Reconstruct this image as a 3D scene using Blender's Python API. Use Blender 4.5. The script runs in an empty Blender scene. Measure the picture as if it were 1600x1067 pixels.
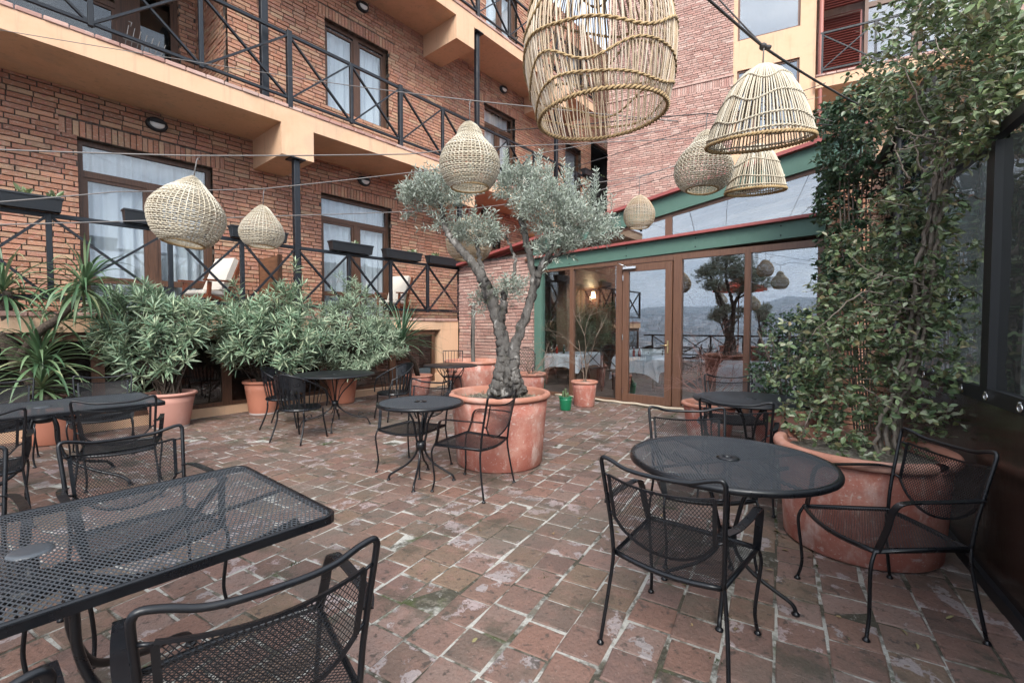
import bpy, math, random
from mathutils import Vector as V, Matrix, noise
sc = bpy.context.scene
COL = sc.collection
RAD = math.radians
PI = math.pi

# ---------------------------------------------------------------- camera survey
FPX, PITCH, YAW, EYE = 711.0, RAD(1.9), RAD(40.14), 1.45
FW = V((math.cos(YAW)*math.cos(PITCH), math.sin(YAW)*math.cos(PITCH), -math.sin(PITCH)))
RT = V((math.sin(YAW), -math.cos(YAW), 0))
UP = V((math.cos(YAW)*math.sin(PITCH), math.sin(YAW)*math.sin(PITCH), math.cos(PITCH)))
def ray(px, py): return FW + RT*((px-800)/FPX) - UP*((py-533.5)/FPX)
def at(px, py, d): return V((0, 0, EYE)) + ray(px, py)*d
def on(px, py, ax, val):
    r = ray(px, py); o = V((0, 0, EYE)); return o + r*((val-o[ax])/r[ax])

# ---------------------------------------------------------------- mesh builder
class MB:
    def __init__(s): s.v = []; s.f = []; s.sm = []
    def add(s, vs, fs, sm=False):
        o = len(s.v); s.v.extend(tuple(v) for v in vs)
        s.f.extend(tuple(i+o for i in f) for f in fs); s.sm.extend([sm]*len(fs)); return s
    def obox(s, c, a, b, d):
        c = V(c); a = V(a); b = V(b); d = V(d)
        vs = [c+a*i+b*j+d*k for i in (-1, 1) for j in (-1, 1) for k in (-1, 1)]
        return s.add(vs, [(0,1,3,2),(4,6,7,5),(0,4,5,1),(2,3,7,6),(0,2,6,4),(1,5,7,3)])
    def box(s, x0, x1, y0, y1, z0, z1):
        return s.obox(((x0+x1)/2, (y0+y1)/2, (z0+z1)/2), ((x1-x0)/2,0,0), (0,(y1-y0)/2,0), (0,0,(z1-z0)/2))
    def bbox(s, x0, x1, y0, y1, z0, z1, b=.006):
        # box with chamfered edges
        X=(x0,x1);Y=(y0,y1);Z=(z0,z1);vs=[];idx={}
        for i in (0,1):
            for j in (0,1):
                for k in (0,1):
                    sx=b if i==0 else -b; sy=b if j==0 else -b; sz=b if k==0 else -b
                    for a,(p) in enumerate(((X[i],Y[j]+sy,Z[k]+sz),(X[i]+sx,Y[j],Z[k]+sz),(X[i]+sx,Y[j]+sy,Z[k]))):
                        idx[i,j,k,a]=len(vs); vs.append(p)
        I=idx;fs=[]
        for i in (0,1): fs.append([I[i,0,0,0],I[i,1,0,0],I[i,1,1,0],I[i,0,1,0]])
        for j in (0,1): fs.append([I[0,j,0,1],I[1,j,0,1],I[1,j,1,1],I[0,j,1,1]])
        for k in (0,1): fs.append([I[0,0,k,2],I[1,0,k,2],I[1,1,k,2],I[0,1,k,2]])
        for j in (0,1):
            for k in (0,1): fs.append([I[0,j,k,1],I[1,j,k,1],I[1,j,k,2],I[0,j,k,2]])
        for i in (0,1):
            for k in (0,1): fs.append([I[i,0,k,0],I[i,1,k,0],I[i,1,k,2],I[i,0,k,2]])
        for i in (0,1):
            for j in (0,1): fs.append([I[i,j,0,0],I[i,j,1,0],I[i,j,1,1],I[i,j,0,1]])
        for q in idx.keys():
            if q[3]==0: fs.append([I[q[0],q[1],q[2],0],I[q[0],q[1],q[2],1],I[q[0],q[1],q[2],2]])
        return s.add(vs, fs)
    def bar(s, p, q, w, h, up=(0,0,1)):
        p = V(p); q = V(q); d = q-p; L = d.length; d.normalize(); up = V(up)
        if abs(d.dot(up)) > .98: up = V((0,1,0)) if abs(d.y) < .9 else V((1,0,0))
        sd = d.cross(up).normalized(); u2 = sd.cross(d).normalized()
        return s.obox((p+q)/2, d*(L/2), sd*(w/2), u2*(h/2))
    def tube(s, pts, r, n=6, closed=False, caps=True, sm=True):
        pts = [V(p) for p in pts]; m = len(pts)
        rs = r if isinstance(r, (list, tuple)) else [r]*m
        tang = []
        for i in range(m):
            a = pts[(i-1) % m] if (closed or i > 0) else pts[i]
            b = pts[(i+1) % m] if (closed or i < m-1) else pts[i]
            t = b-a; tang.append(t.normalized() if t.length > 1e-9 else V((0,0,1)))
        t = tang[0]; nrm = t.cross(V((0,0,1)))
        if nrm.length < 1e-3: nrm = t.cross(V((1,0,0)))
        nrm.normalize(); vs = []
        for i in range(m):
            t = tang[i]; nrm = nrm - t*nrm.dot(t)
            if nrm.length < 1e-6: nrm = t.orthogonal()
            nrm.normalize(); bn = t.cross(nrm)
            for k in range(n):
                a = 2*PI*k/n; vs.append(pts[i] + (nrm*math.cos(a)+bn*math.sin(a))*rs[i])
        fs = []
        for i in range(m if closed else m-1):
            j = (i+1) % m
            for k in range(n):
                k2 = (k+1) % n; fs.append((i*n+k, i*n+k2, j*n+k2, j*n+k))
        s.add(vs, fs, sm)
        if caps and not closed:
            o = len(s.v)-len(vs)
            s.f.append(tuple(o+k for k in range(n))[::-1]); s.sm.append(False)
            s.f.append(tuple(o+(m-1)*n+k for k in range(n))); s.sm.append(False)
        return s
    def strip(s, pts, w, t, side):
        # flat bar along pts; side = width direction (vector or list)
        pts = [V(p) for p in pts]; m = len(pts); vs = []
        for i in range(m):
            a = pts[max(i-1,0)]; b = pts[min(i+1,m-1)]; d = (b-a).normalized()
            sd = V(side[i] if isinstance(side, list) else side); sd = (sd-d*sd.dot(d)).normalized(); nn = d.cross(sd)
            for x, y in ((-1,-1),(1,-1),(1,1),(-1,1)): vs.append(pts[i]+sd*(x*w/2)+nn*(y*t/2))
        fs = [(i*4+k, i*4+(k+1)%4, i*4+4+(k+1)%4, i*4+4+k) for i in range(m-1) for k in range(4)]
        fs += [(3,2,1,0), tuple((m-1)*4+k for k in range(4))]
        return s.add(vs, fs)
    def lathe(s, prof, n=32, c=(0,0,0), sm=True, wob=None):
        c = V(c); vs = []; m = len(prof)
        for r, z in prof:
            for k in range(n):
                a = 2*PI*k/n; rr = r*(1+(wob(a, z) if wob else 0)); vs.append(c+V((rr*math.cos(a), rr*math.sin(a), z)))
        fs = [(i*n+k, i*n+(k+1)%n, (i+1)*n+(k+1)%n, (i+1)*n+k) for i in range(m-1) for k in range(n)]
        return s.add(vs, fs, sm)
    def disc(s, r, z, n=32, c=(0,0,0)):
        c = V(c); return s.add([c+V((r*math.cos(2*PI*k/n), r*math.sin(2*PI*k/n), z)) for k in range(n)], [tuple(range(n))])
    def ball(s, c, r, n=8, m=6, sq=(1,1,1)):
        c = V(c); vs = []
        for i in range(m+1):
            t = PI*i/m
            for k in range(n):
                a = 2*PI*k/n; vs.append(c+V((r*sq[0]*math.sin(t)*math.cos(a), r*sq[1]*math.sin(t)*math.sin(a), r*sq[2]*math.cos(t))))
        return s.add(vs, [(i*n+k, (i+1)*n+k, (i+1)*n+(k+1)%n, i*n+(k+1)%n) for i in range(m) for k in range(n)], True)
    def leaf(s, p, d, nrm, L, W, fold=.25, droop=.0):
        p = V(p); d = V(d).normalized(); nrm = V(nrm); sd = d.cross(nrm)
        if sd.length < 1e-4: sd = d.orthogonal()
        sd.normalize(); nn = sd.cross(d)
        u = nn*(W*fold); dr = nn*(-L*droop)
        return s.add([p, p+d*(.35*L)+sd*(W/2)+u, p+d*(.72*L)+sd*(W*.4)+u+dr*.5, p+d*L+dr, p+d*(.72*L)-sd*(W*.4)+u+dr*.5, p+d*(.35*L)-sd*(W/2)+u],
                     [(0,1,2,3), (0,3,4,5)])
    def build(s, name, mat, parent=None):
        me = bpy.data.meshes.new(name); me.from_pydata(s.v, [], s.f)
        me.polygons.foreach_set('use_smooth', s.sm); me.materials.append(mat); me.update()
        o = bpy.data.objects.new(name, me); COL.objects.link(o)
        if parent is not None: o.parent = parent
        return o

def curve(pts, k=6):
    # Catmull-Rom through pts
    P = [V(p) for p in pts]; out = []
    for i in range(len(P)-1):
        p0 = P[max(i-1,0)]; p1 = P[i]; p2 = P[i+1]; p3 = P[min(i+2,len(P)-1)]
        for j in range(k):
            t = j/k
            out.append(.5*((2*p1)+(p2-p0)*t+(2*p0-5*p1+4*p2-p3)*t*t+(3*p1-p0-3*p2+p3)*t*t*t))
    out.append(P[-1]); return out
def lerps(vals, k):
    out = []
    for i in range(len(vals)-1):
        out += [vals[i]+(vals[i+1]-vals[i])*j/k for j in range(k)]
    return out+[vals[-1]]

def tag(o, label=None, cat=None, group=None, kind=None):
    if label: o['label'] = label
    if cat: o['category'] = cat
    if group: o['group'] = group
    if kind: o['kind'] = kind
    return o
def thing(name, label, cat, loc=(0,0,0), rz=0, group=None):
    o = bpy.data.objects.new(name, None); COL.objects.link(o); o.empty_display_size = .1
    o.location = loc; o.rotation_euler = (0,0,rz); return tag(o, label, cat, group)
def kids(o): return [c for c in bpy.data.objects if c.parent == o]
def copy_tree(o, parent=None, label=None, loc=None, rz=None, group=None):
    c = o.copy(); COL.objects.link(c)
    if parent is not None: c.parent = parent
    if label: c['label'] = label
    if group: c['group'] = group
    if loc is not None: c.location = loc
    if rz is not None: c.rotation_euler = (0,0,rz)
    for ch in kids(o): copy_tree(ch, c)
    return c

# ---------------------------------------------------------------- materials
def nd(nt, t, **kw):
    n = nt.nodes.new(t)
    for k, v in kw.items(): setattr(n, k, v)
    return n
def mat(name, base, rough=.6, metal=0., spec=.5, layers=(), ramp=None, island=0., bump=None, rlayer=None, trans=0., emit=None, hue=0.):
    """base colour, or ramp of colours picked per loose piece; layers=(scale, colour, lo, hi, stretch) mixed over by noise."""
    m = bpy.data.materials.new(name); m.use_nodes = True; nt = m.node_tree; nt.nodes.clear(); L = nt.links.new
    out = nd(nt, 'ShaderNodeOutputMaterial'); bs = nd(nt, 'ShaderNodeBsdfPrincipled')
    bs.inputs['Roughness'].default_value = rough; bs.inputs['Metallic'].default_value = metal
    bs.inputs['Specular IOR Level'].default_value = spec
    tc = nd(nt, 'ShaderNodeTexCoord'); geo = nd(nt, 'ShaderNodeNewGeometry')
    if ramp:
        cr = nd(nt, 'ShaderNodeValToRGB'); cr.color_ramp.interpolation = 'LINEAR'
        els = cr.color_ramp.elements
        while len(els) < len(ramp): els.new(.5)
        for i, c in enumerate(ramp): els[i].position = i/(len(ramp)-1); els[i].color = (*c, 1)
        L(geo.outputs['Random Per Island'], cr.inputs[0]); col = cr.outputs[0]
    else:
        rgb = nd(nt, 'ShaderNodeRGB'); rgb.outputs[0].default_value = (*base, 1); col = rgb.outputs[0]
    if island or hue:
        hs = nd(nt, 'ShaderNodeHueSaturation'); L(col, hs.inputs['Color'])
        mu = nd(nt, 'ShaderNodeMath', operation='MULTIPLY'); L(geo.outputs['Random Per Island'], mu.inputs[0]); mu.inputs[1].default_value = 17.31
        fr = nd(nt, 'ShaderNodeMath', operation='FRACT'); L(mu.outputs[0], fr.inputs[0])
        mr = nd(nt, 'ShaderNodeMapRange'); L(fr.outputs[0], mr.inputs[0]); mr.inputs[3].default_value = 1-island; mr.inputs[4].default_value = 1+island
        L(mr.outputs[0], hs.inputs['Value']); col = hs.outputs[0]
    def noise(scale, stretch=None, detail=5):
        mp = nd(nt, 'ShaderNodeMapping'); L(tc.outputs['Object'], mp.inputs[0])
        if stretch: mp.inputs['Scale'].default_value = stretch
        n = nd(nt, 'ShaderNodeTexNoise'); n.inputs['Scale'].default_value = scale; n.inputs['Detail'].default_value = detail
        n.inputs['Roughness'].default_value = .62
        L(mp.outputs[0], n.inputs['Vector']); return n.outputs[0]
    for ly in layers:
        scale, c, lo, hi = ly[:4]; st = ly[4] if len(ly) > 4 else None; amt = ly[5] if len(ly) > 5 else 1.
        mr = nd(nt, 'ShaderNodeMapRange'); mr.interpolation_type = 'SMOOTHSTEP'
        L(noise(scale, st), mr.inputs[0]); mr.inputs[1].default_value = lo; mr.inputs[2].default_value = hi; mr.inputs[4].default_value = amt
        mx = nd(nt, 'ShaderNodeMixRGB'); L(mr.outputs[0], mx.inputs[0]); L(col, mx.inputs[1]); mx.inputs[2].default_value = (*c, 1); col = mx.outputs[0]
    L(col, bs.inputs['Base Color'])
    if rlayer:
        mr = nd(nt, 'ShaderNodeMapRange'); L(noise(rlayer[0]), mr.inputs[0]); mr.inputs[1].default_value = .35; mr.inputs[2].default_value = .65
        mr.inputs[3].default_value = rlayer[1]; mr.inputs[4].default_value = rlayer[2]; L(mr.outputs[0], bs.inputs['Roughness'])
    if bump:
        b = nd(nt, 'ShaderNodeBump'); L(noise(bump[0], bump[2] if len(bump) > 2 else None, 8), b.inputs['Height']); b.inputs['Strength'].default_value = bump[1]; b.inputs['Distance'].default_value = .02
        L(b.outputs[0], bs.inputs['Normal'])
    if emit: bs.inputs['Emission Color'].default_value = (*emit[0], 1); bs.inputs['Emission Strength'].default_value = emit[1]
    if trans:
        t = nd(nt, 'ShaderNodeBsdfTranslucent'); L(col, t.inputs[0]); mx = nd(nt, 'ShaderNodeMixShader'); mx.inputs[0].default_value = trans
        L(bs.outputs[0], mx.inputs[1]); L(t.outputs[0], mx.inputs[2]); L(mx.outputs[0], out.inputs[0])
    else: L(bs.outputs[0], out.inputs[0])
    return m
def glass(name, refl, tint, rough=0., gcol=(1,1,1), wav=0.):
    m = bpy.data.materials.new(name); m.use_nodes = True; nt = m.node_tree; nt.nodes.clear(); L = nt.links.new
    out = nd(nt, 'ShaderNodeOutputMaterial'); tr = nd(nt, 'ShaderNodeBsdfTransparent'); gl = nd(nt, 'ShaderNodeBsdfGlossy')
    tr.inputs[0].default_value = (*tint, 1); gl.inputs['Roughness'].default_value = rough; gl.inputs[0].default_value = (*gcol, 1)
    lw = nd(nt, 'ShaderNodeLayerWeight'); lw.inputs[0].default_value = .5
    fr = nd(nt, 'ShaderNodeMath', operation='POWER'); L(lw.outputs['Facing'], fr.inputs[0]); fr.inputs[1].default_value = 4.
    ad = nd(nt, 'ShaderNodeMath', operation='MULTIPLY_ADD'); ad.use_clamp = True; L(fr.outputs[0], ad.inputs[0]); ad.inputs[1].default_value = .85-refl; ad.inputs[2].default_value = refl
    mx = nd(nt, 'ShaderNodeMixShader'); L(ad.outputs[0], mx.inputs[0]); L(tr.outputs[0], mx.inputs[1]); L(gl.outputs[0], mx.inputs[2]); L(mx.outputs[0], out.inputs[0])
    if wav:
        tc = nd(nt, 'ShaderNodeTexCoord'); n = nd(nt, 'ShaderNodeTexNoise'); n.inputs['Scale'].default_value = 2.2; L(tc.outputs['Object'], n.inputs['Vector'])
        b = nd(nt, 'ShaderNodeBump'); b.inputs['Strength'].default_value = wav; b.inputs['Distance'].default_value = .05; L(n.outputs[0], b.inputs['Height']); L(b.outputs[0], gl.inputs['Normal'])
    return m

M = {}
M['brick'] = mat('red_brick', None, .85, spec=.2, ramp=[(0.349, 0.156, 0.097), (0.456, 0.234, 0.147), (0.398, 0.187, 0.12), (0.495, 0.302, 0.189), (0.369, 0.182, 0.129), (0.466, 0.312, 0.198), (0.417, 0.192, 0.124), (0.504, 0.26, 0.166), (0.32, 0.161, 0.115)], island=.16,
                 layers=[(16,(.53,.38,.30),.50,.70,(1,1,2.2),.8),(11,(.46,.17,.15),.55,.70,(1,1,2),.7),(1.1,(.25,.13,.10),.54,.75,None,.5),(40,(.2,.11,.085),.60,.72,None,.6),(.45,(.58,.46,.40),.56,.72,(1,1,.5),.28),(3.5,(.17,.11,.09),.60,.72,(1,1,.3),.5)], bump=(60,.6))
M['mortar'] = mat('brick_mortar', (.13,.105,.088), .95, spec=.1, layers=[(9,(.06,.05,.043),.45,.62),(14,(.3,.27,.24),.6,.72)], bump=(50,.5))
M['brick_pale'] = mat('pale_brick', None, .85, spec=.25, ramp=[(0.403, 0.242, 0.2), (0.47, 0.299, 0.25), (0.374, 0.211, 0.175), (0.518, 0.371, 0.315), (0.432, 0.268, 0.22), (0.346, 0.185, 0.155)], island=.14,
                 layers=[(12,(.52,.36,.30),.55,.75),(1.2,(.25,.12,.095),.55,.75,None,.5),(.5,(.58,.46,.41),.52,.7,(1,1,.4),.35),(3,(.2,.11,.09),.58,.7,(1,1,.4),.45)], bump=(60,.4))
M['mortar_pale'] = mat('pale_mortar', (.20,.165,.15), .95, spec=.1, layers=[(9,(.12,.10,.09),.45,.65)])
M['yellow'] = mat('ochre_render', (.655,.425,.275), .85, spec=.25, layers=[(1.3,(.59,.375,.235),.45,.7),(6,(.7,.48,.30),.58,.75,(1,1,.3),.6),(2.2,(.46,.31,.19),.60,.78,(1,1,.25),.55),(6,(.42,.30,.21),.53,.70,(2,2,.10),.5),(1.1,(.50,.36,.25),.55,.66,None,.5),(30,(.5,.35,.22),.64,.74,None,.4)], bump=(70,.15))
M['steel'] = mat('dark_blue_grey_steel', (.0075,.0095,.0135), .45, spec=.4, layers=[(5,(.012,.015,.019),.5,.7)], rlayer=(8,.32,.55))
M['iron'] = mat('black_powder_coated_iron', (.0045,.0052,.007), .30, spec=.45, layers=[(7,(.008,.009,.011),.5,.72),(30,(.03,.028,.026),.66,.76,None,.5)], rlayer=(12,.24,.42))
M['iron_mesh'] = mat('black_expanded_metal', (.010,.0115,.014), .40, spec=.4, layers=[(4,(.016,.017,.019),.52,.75)])
M['iron_top'] = mat('black_table_mesh_sky_sheen', (.042,.049,.057), .42, spec=.6, layers=[(5,(.06,.066,.072),.5,.75)])  # base lifted to grey to carry the sky's sheen on the flat tops
M['wood'] = mat('brown_window_wood', (.105,.05,.028), .5, spec=.4, layers=[(6,(.07,.034,.02),.4,.65,(8,8,.6))], bump=(20,.08,(8,8,.6)))
M['frame'] = mat('brown_door_frame', (.145,.072,.044), .45, spec=.45, layers=[(5,(.115,.055,.034),.4,.65,(10,10,.5))])
M['teak'] = mat('reddish_hardwood', (.19,.055,.024), .45, spec=.4, layers=[(6,(.11,.032,.016),.4,.65,(3,12,12))])
M['board'] = mat('brown_board', (.2,.095,.05), .5, layers=[(3,(.14,.065,.035),.4,.6,(.6,1,9))])
M['cushion'] = mat('cream_cushion', (.62,.57,.5), .9, spec=.1, bump=(90,.3))
M['curtain'] = mat('white_net_curtain', (.76,.78,.78), .9, spec=.1, trans=.25)
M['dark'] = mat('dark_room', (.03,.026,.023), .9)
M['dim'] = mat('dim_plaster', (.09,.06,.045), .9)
M['terra'] = mat('weathered_terracotta', (.41,.15,.112), .88, spec=.2, layers=[(3.2,(.50,.25,.195),.40,.62),(7,(.60,.45,.40),.50,.70,(1,1,.5),.85),(2.2,(.29,.10,.066),.56,.72,None,.6),(28,(.58,.44,.38),.60,.74,(1,1,.4),.8),(60,(.60,.48,.43),.60,.70,None,.7),(1.6,(.20,.085,.06),.58,.70,(1,1,.6),.6),(11,(.62,.52,.47),.60,.70,(1,1,1.6),.7)], bump=(28,.35))
M['terra_rim'] = mat('terracotta_rim', (.43,.195,.135), .85, spec=.2, layers=[(4,(.52,.30,.24),.45,.7),(14,(.28,.12,.075),.6,.75)], bump=(24,.3))
M['pot_plastic'] = mat('smooth_terracotta_pot', (.42,.165,.105), .6, spec=.35, layers=[(3,(.47,.23,.165),.5,.75)])
M['pot_pink'] = mat('faded_pink_pot', (.46,.235,.185), .65, spec=.3, layers=[(3,(.52,.30,.25),.5,.75)])
M['pot_base'] = mat('scuffed_pot_base', (.42,.36,.34), .8)
M['pot_green'] = mat('glazed_green_pot', (.012,.17,.075), .3, spec=.5)
M['soil'] = mat('dry_soil', (.13,.11,.085), .95, layers=[(30,(.26,.23,.18),.5,.65),(12,(.08,.065,.05),.55,.7)], bump=(60,1.))
M['bark'] = mat('grey_olive_bark', (.125,.115,.104), .9, spec=.15, layers=[(7,(.035,.032,.03),.50,.62,(1,1,.35)),(13,(.31,.29,.265),.55,.66,(1,1,.5)),(5,(.1,.105,.07),.6,.75),(45,(.05,.045,.04),.6,.7)], bump=(34,1.,(1,1,.35)))
M['bark_brown'] = mat('brown_ridged_bark', (.085,.066,.052), .9, spec=.15, layers=[(14,(.035,.027,.022),.48,.65,(1,1,2.5))], bump=(30,.8))
M['twig'] = mat('dry_twig', (.21,.16,.125), .9, spec=.1)
M['twig_pink'] = mat('pinkish_dry_twig', (.27,.15,.13), .9, spec=.1)
M['vine_stem'] = mat('grey_vine_stem', (.2,.165,.135), .9, spec=.1, layers=[(20,(.1,.08,.065),.5,.65)])
M['olive_leaf'] = mat('silvery_olive_leaf', None, .55, spec=.3, ramp=[(0.216, 0.257, 0.195), (0.319, 0.356, 0.294), (0.47, 0.507, 0.445), (0.254, 0.294, 0.231), (0.382, 0.419, 0.356)], island=.18, trans=.12)
M['oleander'] = mat('oleander_leaf', None, .45, spec=.4, ramp=[(0.12, 0.203, 0.123), (0.199, 0.296, 0.192), (0.317, 0.414, 0.276), (0.143, 0.242, 0.153), (0.476, 0.546, 0.36), (0.238, 0.328, 0.223), (0.3, 0.34, 0.22), (0.07, 0.11, 0.065)], island=.2, trans=.12)
M['oleander_fine'] = mat('fine_oleander_leaf', None, .5, spec=.35, ramp=[(0.164, 0.238, 0.158), (0.258, 0.337, 0.232), (0.39, 0.453, 0.322), (0.196, 0.276, 0.179)], island=.2, trans=.12)
M['yucca'] = mat('strappy_green_leaf', None, .4, spec=.45, ramp=[(0.052, 0.111, 0.053), (0.089, 0.163, 0.076), (0.149, 0.22, 0.113), (0.075, 0.14, 0.068), (0.253, 0.279, 0.151)], island=.18, trans=.12)
M['spiky'] = mat('blue_green_spiky_leaf', None, .45, spec=.4, ramp=[(.04,.095,.055),(.07,.14,.075),(.11,.18,.1)], island=.2, trans=.1)
M['vine'] = mat('glossy_vine_leaf', None, .38, spec=.5, ramp=[(.05,.09,.04),(.11,.17,.075),(.19,.25,.115),(.08,.13,.055),(.30,.34,.20),(.15,.21,.09),(.24,.29,.12),(.07,.115,.05),(.36,.37,.26),(.13,.185,.085),(.26,.20,.10),(.10,.15,.065),(.21,.26,.14)], island=.22, trans=.15)
M['vine_dark'] = mat('dark_ivy_leaf', None, .42, spec=.45, ramp=[(.035,.078,.038),(.055,.105,.05),(.09,.145,.075),(.045,.09,.042)], island=.25, trans=.1)
M['rattan'] = mat('pale_rattan', None, .7, spec=.2, ramp=[(0.473, 0.409, 0.305), (0.552, 0.493, 0.385), (0.404, 0.34, 0.246), (0.611, 0.557, 0.453), (0.502, 0.438, 0.335)], island=.08)
M['rattan_gold'] = mat('golden_rattan', None, .65, spec=.25, ramp=[(0.488, 0.366, 0.236), (0.582, 0.469, 0.341), (0.424, 0.312, 0.196), (0.635, 0.546, 0.445), (0.53, 0.415, 0.288)], island=.1)
M['rattan_rope'] = mat('rattan_rope_edge', (.40,.28,.145), .7, spec=.2, layers=[(40,(.28,.19,.1),.5,.65)])
M['cable'] = mat('dark_cable', (.035,.03,.028), .6)
M['wire'] = mat('grey_steel_wire', (.16,.145,.135), .55)
M['rope'] = mat('beige_hose', (.5,.42,.32), .8)
M['black_plastic'] = mat('black_plastic', (.012,.014,.017), .45)
M['lens'] = mat('white_light_lens', (.78,.78,.76), .35)
M['green'] = mat('green_painted_beam', (.082,.155,.122), .55, spec=.35, layers=[(4,(.095,.172,.138),.5,.7),(9,(.10,.17,.135),.58,.72,(1,3,.3),.5),(2,(.045,.105,.078),.56,.7,None,.6)])
M['red'] = mat('red_metal_coping', (.30,.075,.068), .5, spec=.45, layers=[(5,(.36,.1,.09),.55,.75)])
M['redwood'] = mat('red_shutter_slats', (.17,.035,.025), .55)
M['pipe'] = mat('red_brown_pipe', (.33,.12,.09), .5)
M['cloth'] = mat('white_tablecloth', (.78,.8,.83), .85, spec=.15)
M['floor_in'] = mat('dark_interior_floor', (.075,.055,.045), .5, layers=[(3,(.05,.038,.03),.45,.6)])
M['chrome'] = mat('bright_metal', (.75,.75,.74), .25, metal=1.)
M['brass'] = mat('brass_handle', (.72,.56,.3), .3, metal=1.)
M['lamp_on'] = mat('lit_lamp_shade', (.9,.75,.5), .6, emit=((1.,.72,.36), 4.))
M['bottle'] = mat('red_sauce', (.4,.035,.015), .25)
M['bottle_green'] = mat('dark_green_bottle', (.015,.05,.02), .15)
M['chair_dark'] = mat('dark_bentwood', (.02,.015,.013), .4)
M['picture'] = mat('dark_red_picture', (.12,.02,.018), .6, layers=[(3,(.04,.015,.015),.45,.6)])
M['umbrella'] = mat('faded_red_canvas', (.6,.1,.06), .8, trans=.3)
M['post_black'] = mat('black_tarpaulin_edge', (.009,.009,.011), .5, spec=.4)
M['awning'] = mat('dark_brown_awning', (.06,.035,.02), .6, layers=[(3,(.09,.05,.025),.5,.7)])
M['glass_win'] = glass('curtained_window_glass', .075, (.9,.93,.95))
M['glass_big'] = glass('reflective_door_glass', .13, (.95,.97,.98))
M['glass_sky'] = glass('bright_reflective_glass', .22, (.5,.56,.62))
M['glass_dark'] = glass('basement_window_glass', .06, (.7,.72,.72))
M['vinyl'] = glass('wavy_clear_vinyl', .05, (.26,.285,.285), .02, (1,1,1), .35)
M['drink'] = glass('clear_wine_glass', .12, (.95,.97,.97))
M['glass_mid'] = glass('sky_mirroring_door_glass', .22, (.86,.9,.92))
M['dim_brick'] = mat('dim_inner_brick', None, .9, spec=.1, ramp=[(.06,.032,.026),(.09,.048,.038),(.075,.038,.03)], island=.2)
M['grey_wall'] = mat('blue_grey_plaster', (.13,.14,.15), .9, layers=[(2,(.1,.11,.12),.45,.65)])
M['vinyl_far'] = glass('greyish_clear_vinyl', .16, (.10,.12,.125), .06, (.8,.9,1), .3)
M['skirt'] = mat('dark_brown_vinyl_skirt', (.028,.018,.014), .16, spec=.55, layers=[(2,(.04,.024,.017),.5,.7)], bump=(3,.25))
# ---------------------------------------------------------------- world, sun, camera
SUN_EL, SUN_AZ = RAD(40), RAD(222)      # azimuth of the sun measured from +x
def make_world():
    w = bpy.data.worlds.new('World'); sc.world = w; w.use_nodes = True; nt = w.node_tree; nt.nodes.clear(); L = nt.links.new
    out = nd(nt, 'ShaderNodeOutputWorld'); bg = nd(nt, 'ShaderNodeBackground'); sky = nd(nt, 'ShaderNodeTexSky')
    sky.sky_type = 'NISHITA'; sky.sun_disc = False; sky.sun_elevation = SUN_EL; sky.sun_rotation = PI/2-SUN_AZ
    sky.dust_density = 3.; sky.air_density = 1.
    hs = nd(nt, 'ShaderNodeHueSaturation'); hs.inputs['Saturation'].default_value = .7; L(sky.outputs[0], hs.inputs['Color'])
    tc = nd(nt, 'ShaderNodeTexCoord'); mp = nd(nt, 'ShaderNodeMapping'); mp.inputs['Scale'].default_value = (1,1,3.2); L(tc.outputs['Generated'], mp.inputs[0])
    n = nd(nt, 'ShaderNodeTexNoise'); n.inputs['Scale'].default_value = 2.3; n.inputs['Detail'].default_value = 6; n.inputs['Roughness'].default_value = .55; L(mp.outputs[0], n.inputs['Vector'])
    mr = nd(nt, 'ShaderNodeMapRange'); mr.interpolation_type = 'SMOOTHSTEP'; L(n.outputs[0], mr.inputs[0]); mr.inputs[1].default_value = .3; mr.inputs[2].default_value = .62
    mr.inputs[3].default_value = .35; mr.inputs[4].default_value = .95
    n2 = nd(nt, 'ShaderNodeTexNoise'); n2.inputs['Scale'].default_value = 4.; n2.inputs['Detail'].default_value = 5; L(mp.outputs[0], n2.inputs['Vector'])
    cr = nd(nt, 'ShaderNodeValToRGB'); cr.color_ramp.elements[0].position = .35; cr.color_ramp.elements[0].color = (4.3,5.0,6.1,1)
    cr.color_ramp.elements[1].position = .68; cr.color_ramp.elements[1].color = (8.6,9.1,9.7,1); L(n2.outputs[0], cr.inputs[0])
    mx = nd(nt, 'ShaderNodeMixRGB'); L(mr.outputs[0], mx.inputs[0]); L(hs.outputs[0], mx.inputs[1]); L(cr.outputs[0], mx.inputs[2])
    L(mx.outputs[0], bg.inputs[0]); bg.inputs[1].default_value = .1; L(bg.outputs[0], out.inputs[0])
make_world()
sl = bpy.data.lights.new('sun', 'SUN'); sl.energy = 1.5; sl.angle = RAD(28); sl.color = (1,.97,.92)
so = bpy.data.objects.new('sun', sl); COL.objects.link(so)
sd = V((math.cos(SUN_EL)*math.cos(SUN_AZ), math.cos(SUN_EL)*math.sin(SUN_AZ), math.sin(SUN_EL)))
so.rotation_euler = sd.to_track_quat('Z', 'Y').to_euler(); so.location = sd*60
cam = bpy.data.cameras.new('camera'); co = bpy.data.objects.new('camera', cam); COL.objects.link(co); sc.camera = co
cam.sensor_width = 36; cam.lens = 36*FPX/1600; cam.clip_start = .05; cam.clip_end = 20000
co.location = (0,0,EYE); co.rotation_euler = (PI/2-PITCH, 0, YAW-PI/2)
sc.view_settings.view_transform = 'Standard'; sc.view_settings.look = 'None'; sc.view_settings.exposure = 1.8; sc.view_settings.gamma = 1
sc.cycles.max_bounces = 8; sc.cycles.transparent_max_bounces = 24; sc.cycles.caustics_reflective = False; sc.cycles.caustics_refractive = False

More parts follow.
